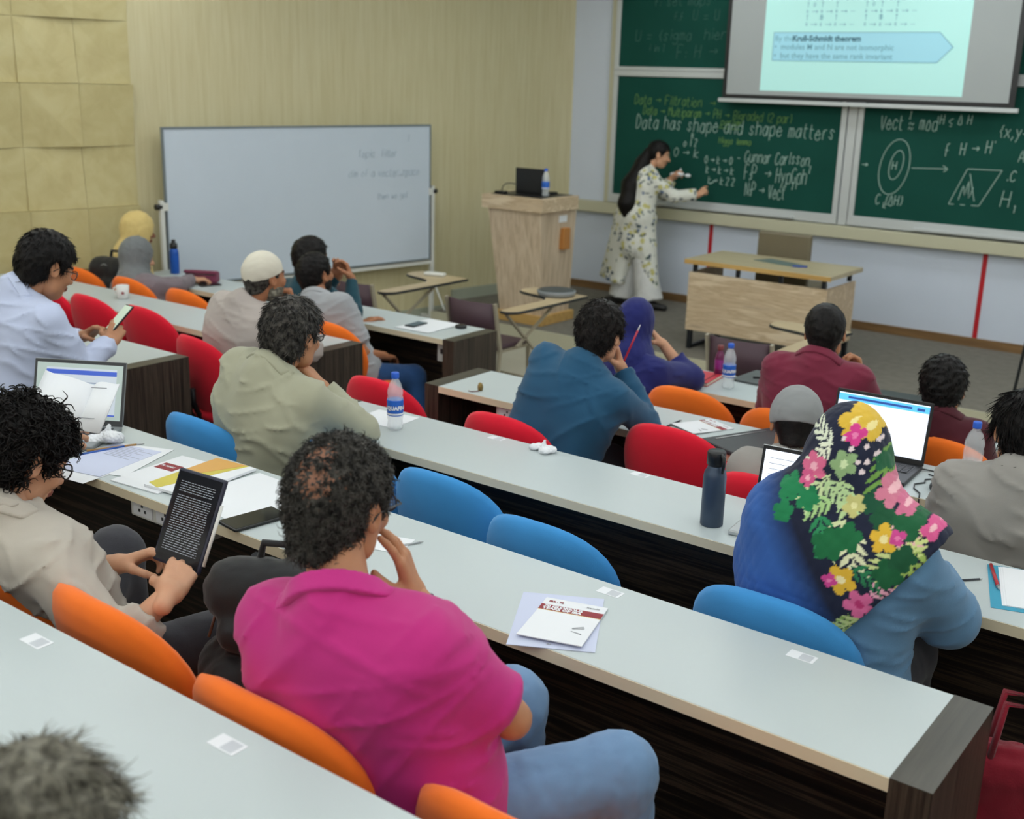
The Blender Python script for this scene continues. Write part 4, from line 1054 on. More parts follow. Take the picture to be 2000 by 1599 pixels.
# man in magenta polo (fourth row)
p=Person('man in a magenta polo shirt and jeans resting his cheek on his hand',(-1.575,1.545,1.425),(-1.49,1.45,1.245),(-1.43,1.52,.80),hy=.16,hp=.16,hr=.06,sh=.10,skin='tan',hs=1.10,g=1.32,sw=1.28,seed=3,floor=.204,
  arms={'R':dict(S=(-1.285,1.475,1.215),E=(-1.205,1.64,1.035),W=(-1.505,1.685,1.20),d=(-.16,-.22,.96),n=(.8,.5,.2),pose='cheek'),'L':dict(E=(-1.78,1.60,1.02),W=(-1.62,1.78,1.0))},
  knees={'R':(-1.085,1.86,.855),'L':(-1.42,1.93,.86)},feet={'R':(-1.12,1.98,.29),'L':(-1.44,2.0,.29)},res=.9)
p.body(h=.010); p.shirt(FAB['magenta'],'short',e=.012,loose=.010,collar=FAB['magenta_collar'],fold=.0045,hem=1,sl_r=.062,cup=.058,cr=.086); p.trousers(FAB['jeans_light'],e=.022,fold=.005,h=.010)
p.hair(HR['salt'],thick=.013,low=-.088,front=.060,amp=.004,n=6000,length=.017,r=.0015,curl=(.005,5.),spread=1.2,lift=.5,bald=True,lm=(.015,.03))
p.glasses(M_['frame_metal'])
mb=MB(); wv=unit(np.array((-.25,-.28,.92)));c0=np.array((-1.505,1.685,1.20))-p.o-wv*.03; u_=unit(np.cross(wv,(0,1,0))); v_=np.cross(wv,u_)
mb.tube([c0+(u_*math.cos(a)+v_*math.sin(a))*.031 for a in [2*PI*k/16 for k in range(16)]],.008,6,closed=True); obj('wristwatch',mb.mesh('wristwatch'),plain('navy_strap','1a2344',.5),p.t)

# curly reader with tablet (fourth row, left edge)
p=Person('curly haired man in a beige shirt reading on a tablet held in both hands',(-2.635,1.475,1.305),(-2.61,1.39,1.175),(-2.58,1.53,.72),hy=-.08,hp=.50,sh=-.05,skin='light',hs=1.08,g=1.0,sw=1.1,seed=8,floor=.204,
  arms={'R':dict(S=(-2.42,1.40,1.10),E=(-2.23,1.42,.92),W=(-2.20,1.575,1.03),d=(-.45,.75,.25),n=(.55,-.1,.75),pose='hold'),'L':dict(S=(-2.77,1.42,1.11),E=(-2.79,1.52,.92),W=(-2.50,1.63,1.0),d=(.55,.75,.25),n=(-.6,-.1,.75),pose='hold')},
  knees={'R':(-2.26,1.87,.80),'L':(-2.76,1.80,.90)},res=.9)
p.body(h=.010); p.shirt(FAB['beige'],'long',e=.012,loose=.012,collar=FAB['beige'],fold=.007,hem=1,cuff=.60); p.trousers(FAB['charcoal'],e=.02)
p.hair(HR['black'],thick=.022,low=-.092,front=.045,amp=.006,n=3200,length=.034,r=.0030,curl=(.009,6.),spread=1.0,lift=.45,lm=(.02,.045),top=.004,seg=7)
p.glasses(M_['frame_black'])

# man in white shirt with phone (third row, wall side)
p=Person('man in a white shirt with black hair and glasses looking down at his phone',(-4.655,2.80,1.398),(-4.70,2.68,1.29),(-4.78,2.58,.76),hy=-.05,hp=.38,sh=-.05,skin='tan',hs=1.12,g=1.30,sw=1.25,seed=12,floor=.136,
  arms={'R':dict(S=(-4.495,2.69,1.20),E=(-4.47,2.80,.965),W=(-4.505,2.985,1.055),d=(-.3,.7,.55),n=(.8,-.3,.4),pose='hold'),'L':dict(E=(-4.95,2.85,.97),W=(-4.80,3.04,1.03),d=(.75,.4,.45),n=(-.3,.2,.9),pose='hold')})
p.body(); p.shirt(FAB['white'],'long',e=.014,loose=.010,collar=FAB['white'],fold=.006); p.trousers(FAB['charcoal'],h=.018)
p.hair(HR['black'],thick=.018,low=-.080,front=.052,amp=.003,n=3000,length=.028,r=.0019,spread=.3,lift=.15,top=.010); p.glasses(M_['frame_black'])

# woman in grey headscarf, woman in yellow headscarf (first row, wall side)
p=Person('woman in a grey headscarf and mauve coat bent over the front desk',(-6.93,4.86,.975),(-6.90,4.78,.815),(-6.84,4.79,.47),hy=-.28,hp=.22,sh=0,skin='light',hs=1.05,g=1.05,seed=15,fem=True,
  arms={'R':dict(E=(-6.70,5.0,.775),W=(-6.80,5.22,.79),d=(.35,.85,-.05),n=(0,0,1),pose='relax')})
p.body(); p.shirt(FAB['mauve'],'long',h=.014,fold=.005,e=.016); p.trousers(FAB['charcoal'],h=.018); p.scarf(FAB['grey_scarf'],fold=.006,drape=.05,h=.009)
p=Person('woman in a pale yellow headscarf sitting nearest the wood wall',(-7.31,5.15,1.095),(-7.32,5.06,.935),(-7.32,4.90,.48),hy=-.38,hp=.15,sh=-.1,skin='brown',hs=1.04,g=.95,seed=16,fem=True)
p.body(hands=()); p.shirt(FAB['yellow_scarf'],'long',h=.016); p.trousers(FAB['charcoal'],h=.018); p.scarf(FAB['yellow_scarf'],fold=.006,drape=.22,h=.009,size=(.094,.118,.120))

# man in white cap (second row)
p=Person('older man in a white prayer cap and taupe tunic, hand at his mouth',(-4.54,3.935,1.235),(-4.60,3.84,1.095),(-4.66,3.80,.62),hy=-.10,hp=-.02,sh=-.05,skin='mid',hs=1.05,g=1.22,sw=1.15,seed=19,floor=.068,
  arms={'R':dict(S=(-4.41,3.86,1.02),E=(-4.37,4.07,.865),W=(-4.495,4.085,1.065),d=(-.2,-.1,.95),n=(.7,.7,.1),pose='fist')})
p.body(); p.shirt(FAB['taupe'],'long',e=.016,loose=.012,fold=.004,hem=1); p.trousers(FAB['taupe'],h=.018)
p.hair(HR['salt'],thick=.004,low=-.070,front=.07,amp=.001,n=300,length=.015,r=.002); p.cap(FAB['knit_white'],z0=.012,tilt=.22,r=(.086,.108,.104)); p.beard(HR['grey'])

# man in dark teal, hands before his mouth (first row)
p=Person('man in a dark teal sweater with both hands raised to his mouth',(-5.33,5.0,1.13),(-5.30,4.92,.985),(-5.30,4.80,.52),hy=-.05,hp=.0,sh=0,skin='mid',hs=1.05,g=1.0,seed=22,
  arms={'R':dict(S=(-5.13,4.93,.93),E=(-5.07,5.10,.80),W=(-5.175,5.19,1.0),d=(-.35,-.1,.85),n=(.5,.75,.1),pose='hold'),'L':dict(E=(-5.46,5.12,.79),W=(-5.31,5.20,1.0),d=(.3,-.1,.85),n=(-.5,.75,.1),pose='hold')})
p.body(); p.shirt(FAB['dark_teal'],'long',h=.013); p.trousers(FAB['charcoal'],h=.018); p.hair(HR['black'],thick=.018,n=1500)

# man in grey polo, blue jeans (first row)
p=Person('man in a light grey polo shirt and blue jeans leaning back at the front desk',(-5.065,4.785,1.09),(-4.985,4.70,.945),(-4.86,4.80,.50),hy=.02,hp=-.18,sh=-.02,skin='mid',hs=1.05,g=1.08,sw=1.12,seed=25,
  arms={'R':dict(E=(-4.70,4.80,.66),W=(-4.74,5.02,.60))},knees={'R':(-4.62,5.16,.46),'L':(-4.95,5.0,.5)},feet={'R':(-4.50,5.12,.09),'L':(-5.0,5.0,.09)})
p.body(); p.shirt(FAB['grey_polo'],'short',e=.012,loose=.010,collar=FAB['grey_polo'],hem=1); p.trousers(FAB['jeans_dark'],e=.018); p.hair(HR['black'],thick=.012,n=2000); p.beard(HR['black'])

# man in olive shirt (third row centre, left end)
p=Person('man in an olive grey shirt with wavy dark hair, chin on his hand',(-3.165,2.87,1.310),(-3.17,2.745,1.185),(-3.28,2.76,.68),hy=.10,hp=.10,sh=-.12,skin='tan',hs=1.04,g=1.25,sw=1.22,seed=28,floor=.136,
  arms={'R':dict(S=(-2.985,2.775,1.115),E=(-2.94,2.985,.965),W=(-3.075,2.925,1.12),d=(-.55,-.15,.55),n=(.6,.35,.6),pose='chin'),'L':dict(E=(-3.42,3.0,.95),W=(-3.2,3.12,.93))})
p.body(); p.shirt(FAB['olive'],'long',e=.016,loose=.014,fold=.0065,hem=1,collar=FAB['olive']); p.trousers(FAB['charcoal'],h=.018)
p.hair(HR['salt'],thick=.018,low=-.080,front=.050,amp=.005,n=3200,length=.036,r=.0022,curl=(.004,3.),spread=.40,lift=.22,top=.010,seg=5,lm=(.03,.06)); p.glasses(M_['frame_black'])

# man in teal blue shirt (second row centre)
p=Person('man in a teal blue shirt leaning forward with a red pen',(-2.53,3.985,1.240),(-2.545,3.885,1.115),(-2.69,3.76,.63),hy=.06,hp=.12,hr=.05,sh=.0,skin='light',hs=1.01,g=1.12,sw=1.12,seed=31,floor=.068,
  arms={'R':dict(E=(-2.36,4.10,.855),W=(-2.50,4.115,1.075),d=(-.25,-.15,.9),n=(.6,.6,.2),pose='chin'),'L':dict(E=(-2.80,4.05,.87),W=(-2.65,4.2,.86))})
p.body(); p.shirt(FAB['teal_blue'],'long',e=.012,loose=.010,fold=.005,hem=1); p.trousers(FAB['charcoal'],h=.018)
p.hair(HR['soft'],thick=.015,low=-.080,front=.050,amp=.005,n=3200,length=.030,r=.0020,curl=(.004,3.5),spread=.6,lift=.3,top=.008,seg=5,lm=(.03,.06))

# woman in navy headscarf (first row centre)
p=Person('woman in a navy headscarf and navy dress, cheek on her hand',(-2.945,4.965,1.07),(-2.92,4.87,.92),(-2.95,4.80,.47),hy=.05,hp=.12,hr=.1,sh=-.05,skin='light',hs=1.03,g=1.05,seed=34,fem=True,
  arms={'R':dict(E=(-2.71,5.12,.80),W=(-2.855,5.09,.965),d=(-.55,-.2,.6),n=(.5,.3,.7),pose='chin'),'L':dict(E=(-3.15,5.1,.80),W=(-3.0,5.25,.79))})
p.body(); p.shirt(FAB['navy'],'long',e=.018,loose=.018,fold=.006,cuff=.55); p.trousers(FAB['navy'],h=.018); p.scarf(FAB['navy'],fold=.004,drape=.10)

# men in maroon (first row centre)
p=Person('man in a plain maroon shirt seen from behind at the front desk',(-1.895,4.82,1.212),(-1.885,4.745,1.085),(-1.92,4.80,.54),hy=.30,hp=.05,hr=-.05,sh=.20,skin='tan',hs=1.03,g=1.12,sw=1.08,seed=37,arms={'R':dict(E=(-1.66,4.93,.84),W=(-1.80,5.05,.98),d=(-.3,-.1,.9),n=(.5,.7,.2),pose='chin')})
p.body(); p.shirt(FAB['maroon'],'long',e=.013,loose=.008,fold=.004,hem=1,collar=FAB['maroon']); p.trousers(FAB['charcoal'],h=.018); p.hair(HR['black'],thick=.009,low=-.080,amp=.002,n=2600,length=.012,r=.0015,spread=.6,lift=.4)
p=Person('man in a dark maroon check shirt with thick black hair, seen from behind',(-1.372,4.845,1.05),(-1.36,4.785,.93),(-1.37,4.82,.46),hy=.24,hp=.15,sh=.1,skin='mid',hs=1.04,g=1.0,sw=1.0,seed=40)
p.body(hands=()); p.shirt(FAB['dark_maroon'],'long',h=.012,collar=FAB['dark_maroon']); p.trousers(FAB['charcoal'],h=.018); p.hair(HR['black'],thick=.014,n=2800,length=.024,r=.0018,amp=.004,spread=.5,lift=.25,top=.006)

# man in grey knitted cap, man in grey shirt (second row centre)
p=Person('man in a grey knitted cap working behind the black laptop',(-1.60,3.875,1.065),(-1.585,3.80,.935),(-1.59,3.82,.52),hy=.38,hp=.35,sh=.1,skin='tan',hs=1.04,g=1.0,seed=43,floor=.068,arms={'L':dict(S=(-1.76,3.82,.88),E=(-1.83,3.92,.72),W=(-1.75,4.1,.70))})
p.body(hands=()); p.shirt(FAB['grey_shirt'],'long',h=.013); p.trousers(FAB['charcoal'],h=.018); p.hair(HR['black'],thick=.006,low=-.085,amp=.001,n=900,length=.012,r=.0015); p.cap(FAB['knit_grey'],z0=-.008,tilt=-.05,r=(.092,.112,.108))
p=Person('man in a grey shirt with collar length black hair at the right edge',(-.805,3.80,1.215),(-.78,3.705,1.09),(-.78,3.78,.60),hy=.50,hp=.22,sh=.16,skin='tan',hs=1.06,g=1.15,sw=1.12,seed=46,floor=.068,arms={'L':dict(E=(-1.01,3.82,.90),W=(-1.03,4.05,.86)),'R':dict(E=(-.56,3.85,.86),W=(-.62,4.08,.86))})
p.body(); p.shirt(FAB['grey_shirt'],'long',e=.014,loose=.012,fold=.006,hem=1); p.trousers(FAB['charcoal'],h=.018); p.hair(HR['black'],thick=.015,low=-.095,n=3000,length=.05,r=.0019,amp=.003,spread=.15,lift=.10,seg=6)

# grey haired man in the foreground
p=Person('grey haired man cut off by the lower left corner of the view',(-1.175,.625,1.325),(-1.14,.54,1.21),(-1.11,.52,.87),hy=.1,hp=.15,sh=.05,skin='light',hs=1.05,g=1.1,seed=49,floor=.37)
p.body(hands=()); p.shirt(FAB['charcoal'],'long',h=.014); p.trousers(FAB['charcoal'],h=.02); p.hair(HR['grey'],thick=.016,low=-.09,n=7000,length=.045,r=.0012,amp=.008,curl=(.004,3.),spread=.3,lift=.06,top=.008,seg=5,lm=(.03,.06))

# ---- printed cloth helpers
def stamp(col,a,b,ca,cb,r,petals,c_pet,c_mid,rot=0,deep=.45):
    da,db=a-ca,b-cb; d=np.hypot(da,db); th=np.arctan2(db,da)+rot
    m=d<r*(1-deep+deep*np.abs(np.cos(petals*th/2))**.7); col[m]=lin(c_pet); col[d<r*.28]=lin(c_mid)
def leaf(col,a,b,ca,cb,ang,L,w,c):
    da,db=a-ca,b-cb; u=da*math.cos(ang)+db*math.sin(ang); v=-da*math.sin(ang)+db*math.cos(ang); t=np.clip(u/L,0,1)
    m=(u>0)&(u<L)&(np.abs(v)<w*np.sin(PI*t)**.8); col[m]=lin(c)
def spray(col,a,b,ca,cb,ang,L,c,n=4):
    for i in range(n):
        f_=(i+.5)/n
        for s_ in (-1,1): leaf(col,a,b,ca+math.cos(ang)*L*f_,cb+math.sin(ang)*L*f_,ang+s_*.75,L*.48,L*.062,c)
    leaf(col,a,b,ca,cb,ang,L,L*.035,c)
# woman in flowered headscarf (third row centre)
p=Person('woman in a flowered navy headscarf and light blue sleeves typing at her laptop',(-1.015,2.835,1.318),(-.965,2.725,1.175),(-.97,2.72,.68),hy=.25,hp=.28,sh=.12,skin='light',hs=1.10,g=.98,sw=1.05,seed=52,fem=True,floor=.136,
  arms={'R':dict(S=(-.80,2.745,1.11),E=(-.74,2.92,.93),W=(-.84,3.12,.93)),'L':dict(S=(-1.10,2.74,1.10),E=(-1.20,2.93,.95),W=(-1.12,3.12,.94))},res=.95)
p.body(); p.shirt(FAB['light_blue'],'long',e=.008,loose=.032,fold=.004,hem=1,sl_r=.070); p.trousers(FAB['charcoal'],h=.016,e=.03)
def fl_prims(b):
    q_=lambda a,c,f_=0.0:p.N+p.r*a+p.up*c+p.f*f_
    b.cap(p.H+p.Rh@np.array((-.02,-.04,-.05)),q_(-.12,.0,-.005),.085,.085,k=.07); b.cap(p.H+p.Rh@np.array((.02,-.04,-.05)),q_(.13,.0,.0),.085,.085,k=.07)
    b.cap(q_(-.14,-.02,.0),q_(.19,-.03,.02),.090,.092,k=.07)
    b.cap(q_(-.13,-.11,.0),q_(.10,-.11,-.005),.108,k=.08)
    b.cap(q_(-.13,-.22,.005),q_(.05,-.22,.005),.110,k=.08)
    b.cap(q_(-.13,-.34,.01),q_(.02,-.34,.01),.108,k=.08)
    b.cap(q_(-.165,.0,.02),q_(-.19,-.16,.07),.088,.085,k=.08); b.cap(q_(-.19,-.16,.07),q_(-.17,-.32,.07),.085,.08,k=.08)
    # free edge of the shawl, running from the right shoulder down to the middle of the back
    n_=unit(p.r*.806-p.up*.592); q0=q_(.245,.03)
    b.fn(lambda X:np.where((X-p.N)@p.up<.10,(X-q0)@n_,-1.0),(0,0,0),(0,0,0),'i')
def fl_col(v):
    d=v-p.N; a=d@p.r; b=d@p.up; n=len(v); col=np.tile(lin('1b2138'),(n,1))
    t=np.clip((-a-b*.6-.09)/.10,0,1)[:,None]; wob=(np.sin(a*40)*np.sin(b*33)*.5+.5)[:,None]*.25
    col=col*(1-t)+lin('3563ad')*t*(1-wob)+lin('27488a')*t*wob
    for ca,cb,an,L,c in FL_LEAF: spray(col,a,b,ca,cb,an,L,c)
    for ca,cb,r_,c in FL_BLOB: stamp(col,a,b,ca,cb,r_,5,c,c,ca*30,.35)
    for ca,cb,r_,n_,c,m_ in FL_FLOW: stamp(col,a,b,ca,cb,r_,n_,c,m_,ca*50)
    for ca,cb in FL_DOT: col[np.hypot(a-ca,b-cb)<.0062]=lin('e6d5d8')
    return col
# positions across the back: to her right, up from the neck
FL_FLOW=[(-.012,.272,.044,5,'d9b23c','f0df9a'),(.022,.264,.034,5,'dcb640','f0df9a'),(-.006,.245,.026,4,'d6408e','e87fb0'),(-.090,.155,.036,5,'d9698f','f0b0c0'),(-.10,.125,.022,5,'cf5a88','f0b0c0'),(.104,.129,.038,5,'d07a93','efb9c2'),(.145,.105,.028,5,'cf6f90','efb9c2'),(.116,.028,.036,5,'e0b53a','f0e0a0'),(.145,.036,.020,4,'d04a92','e87fb0'),(.031,-.092,.040,5,'e0b53a','f5e9b5'),(.004,-.100,.020,4,'cf4692','e87fb0'),(.083,-.145,.040,5,'d96a9c','c23a76'),(.215,.06,.026,4,'d6588f','efb9c2'),(.028,.087,.028,5,'c6c27c','e6e3a6'),(-.016,.178,.034,5,'8fae7c','cfe0b0')]
FL_BLOB=[(-.136,.098,.032,'1f7d4e'),(-.085,.082,.030,'1f7d4e'),(-.137,.045,.028,'1f7d4e'),(-.012,-.012,.042,'1c6b40'),(.030,.012,.038,'1c6b40'),(.158,.066,.040,'1a5c38'),(.141,-.051,.040,'1a5c38'),(.165,-.01,.035,'1a5336'),(.075,.19,.028,'1f5c3c'),(.07,.10,.030,'195038'),(.10,.07,.03,'1a5336')]
FL_LEAF=[(-.05,.215,2.7,.07,'dfe6cf'),(-.055,.22,-2.2,.07,'e6ead2'),(-.04,.15,-2.2,.09,'c9dba5'),(-.02,.145,-1.1,.08,'b9d59a'),(.075,.265,-1.2,.09,'7fa652'),(.078,.235,-1.6,.10,'6f9a48'),(.02,.06,-1.9,.09,'d6dfae'),(.03,.05,-1.3,.11,'e2e5bd'),(.12,.09,-.9,.09,'e8b9b6'),(.17,.02,-2.3,.09,'c8d48f'),(.19,.03,-1.6,.10,'9db85e'),(.17,-.02,1.2,.08,'cfd98f'),(.10,-.12,.7,.08,'e6a7bd'),(.10,-.16,-.6,.07,'e9b7c4'),(.06,-.17,-1.6,.08,'7fa052'),(.09,-.18,-2.4,.08,'b9c98a'),(-.05,.06,-1.2,.09,'2e8a58'),(-.02,.09,-2.6,.07,'a9cf8b'),(-.06,.13,-.5,.08,'b5d19a'),(.05,-.05,-.4,.08,'2b7a50')]
FL_DOT=[(-.006,.214),(.026,.22),(.015,.185),(.034,.186),(.029,.164),(-.03,.235),(.046,.235),(.05,.205)]
M_['flower_print']=print_mat('flowered_scarf_print')
p.scarf(M_['flower_print'],prims=fl_prims,fold=.003,drape=.0,h=.0046,colors=fl_col,size=(.095,.116,.122))

# ---- lecturer writing on the board
p=Person('woman in a long flowered white tunic writing on the green chalkboard',(-5.60,9.69,1.585),(-5.71,9.615,1.455),(-5.745,9.56,1.00),hy=-1.02,hp=.25,sh=-.75,skin='light',hs=.98,g=.95,sw=.95,seed=60,fem=True,floor=.14,
  arms={'R':dict(S=(-5.60,9.54,1.385),E=(-5.40,9.66,1.215),W=(-5.235,9.84,1.235),d=(.35,.75,.55),n=(.2,-.5,.8),pose='point'),'L':dict(S=(-5.70,9.74,1.385),E=(-5.62,9.86,1.20),W=(-5.56,9.88,1.36),d=(.6,.3,.5),n=(-.3,.5,.7),pose='hold')},
  knees={'R':(-5.62,9.55,.60),'L':(-5.82,9.60,.60)},feet={'R':(-5.525,9.53,.225),'L':(-5.86,9.60,.225)})
p.body(); p.trousers(FAB['white_cotton'],e=-.016,loose=.11,h=.012,fold=.006)
b=Soft(); p.torso(b,.014)
for sd in 'RL':
    a=p.arms[sd]; b.cap(a['S'],a['E'],.062,.055,k=.03).cap(a['E'],lerp(a['E'],a['W'],.86),.052,.056,k=.02,flat=1)
PP=p.P
b.cap(PP+np.array((-.06,0,.0)),PP+np.array((.06,0,0)),.135,k=.06); b.cap(PP,(-5.71,9.54,.74),.150,.155,k=.06)
for hx,hy_,hz in ((-6.04,9.56,.44),(-5.95,9.50,.42),(-5.85,9.47,.40),(-5.53,9.56,.36),(-5.49,9.52,.36)):
    b.cap(PP+np.array(((hx+5.745)*.35,0,-.02)),(hx,hy_,hz-.06),.105,.066,k=.05)
b.cap(p.N+p.up*.0,p.N+p.up*.12,.055,.06,k=.005,op='s')
b.fn(lambda X:(.365-(X[...,0]+5.8)*.14)-X[...,2],(0,0,0),(0,0,0),'i')
v,q=b.mesh(.0105,noise=(waves(77,.06,.2,.006,8,True,(1.5,1.5,.3)),.014))
R_=np.random.RandomState(9); col=np.tile(lin('d9d9cf'),(len(v),1))
for i in range(640):
    c=v[R_.randint(len(v))]; d=np.sqrt(((v-c)**2).sum(1)); kind=R_.rand()
    rr=R_.uniform(.010,.017)
    if kind<.30: m_=d<rr*1.35; col[m_]=lin('bdb668'); col[d<rr*.5]=lin('d3cf9a')
    elif kind<.88:
        ax_=R_.normal(size=3); ax_/=np.linalg.norm(ax_); al=np.abs((v-c)@ax_); m_=(d<rr*1.3)&(al<rr*.42); col[m_]=lin(('4d5a5c','5f6f62','3f4a58')[R_.randint(3)])
    else: m_=d<rr*.8; col[m_]=lin('3d5f8f')
M_['tunic_print']=print_mat('flowered_tunic_print')
p.part('tunic',[(v,q,0)],M_['tunic_print'],col)
p.hair(HR['black'],thick=.012,low=-.075,front=.058,amp=.002,n=500,length=.03,r=.003,spread=.2,lift=.1)
b=Soft(); hb=p.H+p.Rh@np.array((0,-.105,-.01))
pts=[hb,hb+np.array((-.02,-.05,-.10)),np.array((-5.76,9.50,1.30)),np.array((-5.765,9.44,1.13)),np.array((-5.75,9.43,.97))]
for i,(ra,rb) in enumerate(((.042,.065),(.065,.092),(.092,.085),(.085,.03))): b.cap(pts[i],pts[i+1],ra,rb,k=.04)
v,q=b.mesh(.010,noise=(waves(5,.03,.06,.006,8,True,(1,1,.15)),.014)); p.part('ponytail',[(v,q,0)],HR['black'])
mb=MB(); mb.lathe([(.006,-.02),(.02,-.012),(.022,0),(.02,.012),(.006,.02)],12,c=hb+np.array((.0,-.012,.01))-p.o); obj('hair_tie',mb.mesh('hair_tie'),M_['white_plastic'],p.t)
# ------------------------------------------------------------------ things on desks
DZ=ROW_Z
def T(name,x,y,z,rz,label,cat,group=None): return empty(name,(x,y,z),rz,label,cat,group)
m,nt,b=nodes('clear_plastic'); b.inputs['Base Color'].default_value=(.88,.93,.96,1); b.inputs['Roughness'].default_value=.08; b.inputs['Alpha'].default_value=.30; b.inputs['Specular IOR Level'].default_value=.8; M_['clear']=m
M_['bottle_blue']=plain('bottle_label_blue','1f5fc0',.4,var=.1,vscale=30); M_['cap_blue']=plain('bottle_cap_blue','2c63d2',.4)
def wrap_text(txt,size,r,z,ang,bold=.001):
    me=text_mesh(txt,size,bold,0,'CENTER')
    for v in me.vertices:
        a=ang+v.co.x/r; v.co=Vector((r*math.cos(a),r*math.sin(a),z+v.co.y))
    return me
def water_bottle(x,y,z,label,lab=True,txt=None,h=.235,r=.032,fill=None,ang=-1.0):
    t=T('water_bottle',x,y,z,0,label,'bottle','plastic water bottles'); k=h/.235
    MB().lathe([(r*.7,.002),(r*.95,.006),(r,.015),(r*.93,.04),(r,.05),(r,.13*k),(r*.93,.14*k),(r,.15*k),(r*.96,.165*k),(r*.7,.192*k),(.0135,.208*k),(.0135,.215*k)],24).build('body',M_['clear'],t)
    MB().lathe([(.0155,.212*k),(.016,.216*k),(.016,.232*k),(.0145,.235*k)],18).build('cap',M_['cap_blue'],t)
    if lab:
        l=MB().lathe([(r+.0006,.062*k),(r+.0012,.064*k),(r+.0012,.124*k),(r+.0006,.126*k)],24).build('label',M_['bottle_blue'],t)
        if txt: obj('label_text',wrap_text(txt,.021,r+.0022,.088*k,ang),M_['paper'],l)
        MB().lathe([(r+.0013,.066*k),(r+.0016,.067*k),(r+.0016,.072*k),(r+.0013,.073*k)],24).build('label_stripe',M_['paper'],l)
    if fill: MB().lathe([(r*.9,.006),(r*.94,.015),(r*.9,.04),(r*.94,.05),(r*.94,fill)],20).build('water',M_['water'],t)
    return t
m,nt,b=nodes('still_water'); b.inputs['Base Color'].default_value=(.75,.82,.85,1); b.inputs['Roughness'].default_value=.05; b.inputs['Alpha'].default_value=.35; M_['water']=m
water_bottle(-3.027,3.273,DZ[2],'water bottle with blue label on the third row desk beside the olive shirt',True,'AQUAFINA',ang=-.75)
water_bottle(-2.554,5.26,DZ[0],'water bottle with blue label right of the red notebook',True,'AQUAFINA',ang=-1.1)
water_bottle(-5.87,8.25,1.2665,'water bottle standing on the lectern',True,None,h=.235)
water_bottle(-1.09,4.36,DZ[1],'half empty unlabelled water bottle beside the man in a grey shirt',False,None,fill=.10,h=.25,r=.036)
t=T('juice_bottle',-2.70,5.44,DZ[0],0,'small purple labelled juice bottle behind the water bottle','bottle')
MB().lathe([(.022,.0),(.026,.005),(.026,.10),(.02,.125),(.013,.14),(.013,.15)],18).build('body',plain('juice_purple','6b1f4f',.35),t); MB().lathe([(.0165,.148),(.017,.152),(.017,.17),(.015,.173)],16).build('cap',plain('cap_brown_red','7a3a3c',.4),t)
MB().lathe([(.0265,.045),(.027,.047),(.027,.095),(.0265,.097)],18).build('label',plain('label_violet','8a2a7a',.4),t)
# navy flask
t=T('flask',-1.568,3.19,DZ[2],-.5,'slim navy steel flask with black handled lid on the third row desk','flask')
M_['flask']=plain('flask_navy','3b4a5e',.42,.25,.05)
MB().lathe([(.034,.0),(.037,.004),(.037,.165),(.034,.18),(.026,.195),(.024,.205)],28).build('body',M_['flask'],t)
MB().lathe([(.026,.203),(.030,.206),(.030,.245),(.027,.25)],24).build('lid',M_['black_plastic'],t)
MB().tube([(.027,0,.243),(.040,0,.235),(.042,0,.21),(.038,0,.185)],[.007,.007,.006,.004],8).build('handle',M_['black_plastic'],t)
t=T('sports_bottle',-7.285,5.43,DZ[0],0,'bright blue sports bottle with black lid on the front desk','flask')
MB().lathe([(.032,0),(.035,.004),(.035,.15),(.031,.175),(.024,.19)],22).build('body',plain('bottle_bright_blue','1156b8',.35),t); MB().lathe([(.026,.188),(.028,.192),(.028,.225),(.016,.232),(.016,.25),(.013,.255)],18).build('lid',M_['black_plastic'],t)
t=T('pencil_case',-6.83,5.33,DZ[0],.5,'dusty plum pencil case standing on the front desk','pencil case')
M_['plum']=fabric('cloth_plum','7a3a52',scale=500)
MB().box((-.12,-.045,0.001),(.12,.045,.085),bev=.02).build('body',M_['plum'],t); MB().tube([(-.11,-.047,.066),(.11,-.047,.066)],.003,5).build('zip',M_['dark_plastic'],t); MB().box((-.125,-.048,.07),(.125,-.02,.092),bev=.006).build('flap',M_['plum'],t)
def phone(x,y,z,rz,label,w=.072,l=.15,screen=None,M=None):
    t=T('smartphone',x,y,z,rz,label,'phone')
    if M is not None: t.matrix_world=M
    MB().box((-w/2,-l/2,0.0005),(w/2,l/2,.009),bev=.003).build('body',M_['black_plastic'],t)
    MB().box((-w/2+.004,-l/2+.006,.009),(w/2-.004,l/2-.006,.0096)).build('screen',screen or M_['glass_dark'],t); return t
M_['glass_dark']=plain('dark_glass','14171a',.12,spec=.7); M_['glass_teal']=plain('teal_dark_glass','27474c',.15,spec=.7); M_['phone_screen']=emit('phone_screen','b9c9b6',.5)
phone(-6.69,5.28,DZ[0],-.3,'black phone on the front desk beside the plum pencil case')
t=T('paper_stack',-4.655,5.335,DZ[0],.05,'stack of white papers at the end of the front desk','papers')
for k in range(3): MB().box((-.13+.004*k,-.17-.003*k,.001+.0012*k),(.13+.004*k,.17-.003*k,.0020+.0012*k)).build('sheet',M_['paper'],t)
phone(-4.715,5.29,DZ[0]+.0045,.1,'phone with teal dark glass lying on the white papers',screen=M_['glass_teal'])
tag(MB().lathe([(.030,0.0005),(.036,.004),(.036,.016),(.030,.02),(.012,.021)],22,c=(-4.47,5.43,DZ[0])).build('lens_cap',M_['black_plastic']),'black round lens cap at the end of the front desk','lens cap')
t=T('mug',-6.40,4.36,DZ[1],.4,'white ceramic mug with a small dark red mark on the second row desk','mug')
M_['ceramic']=plain('white_ceramic','dfe0dd',.25)
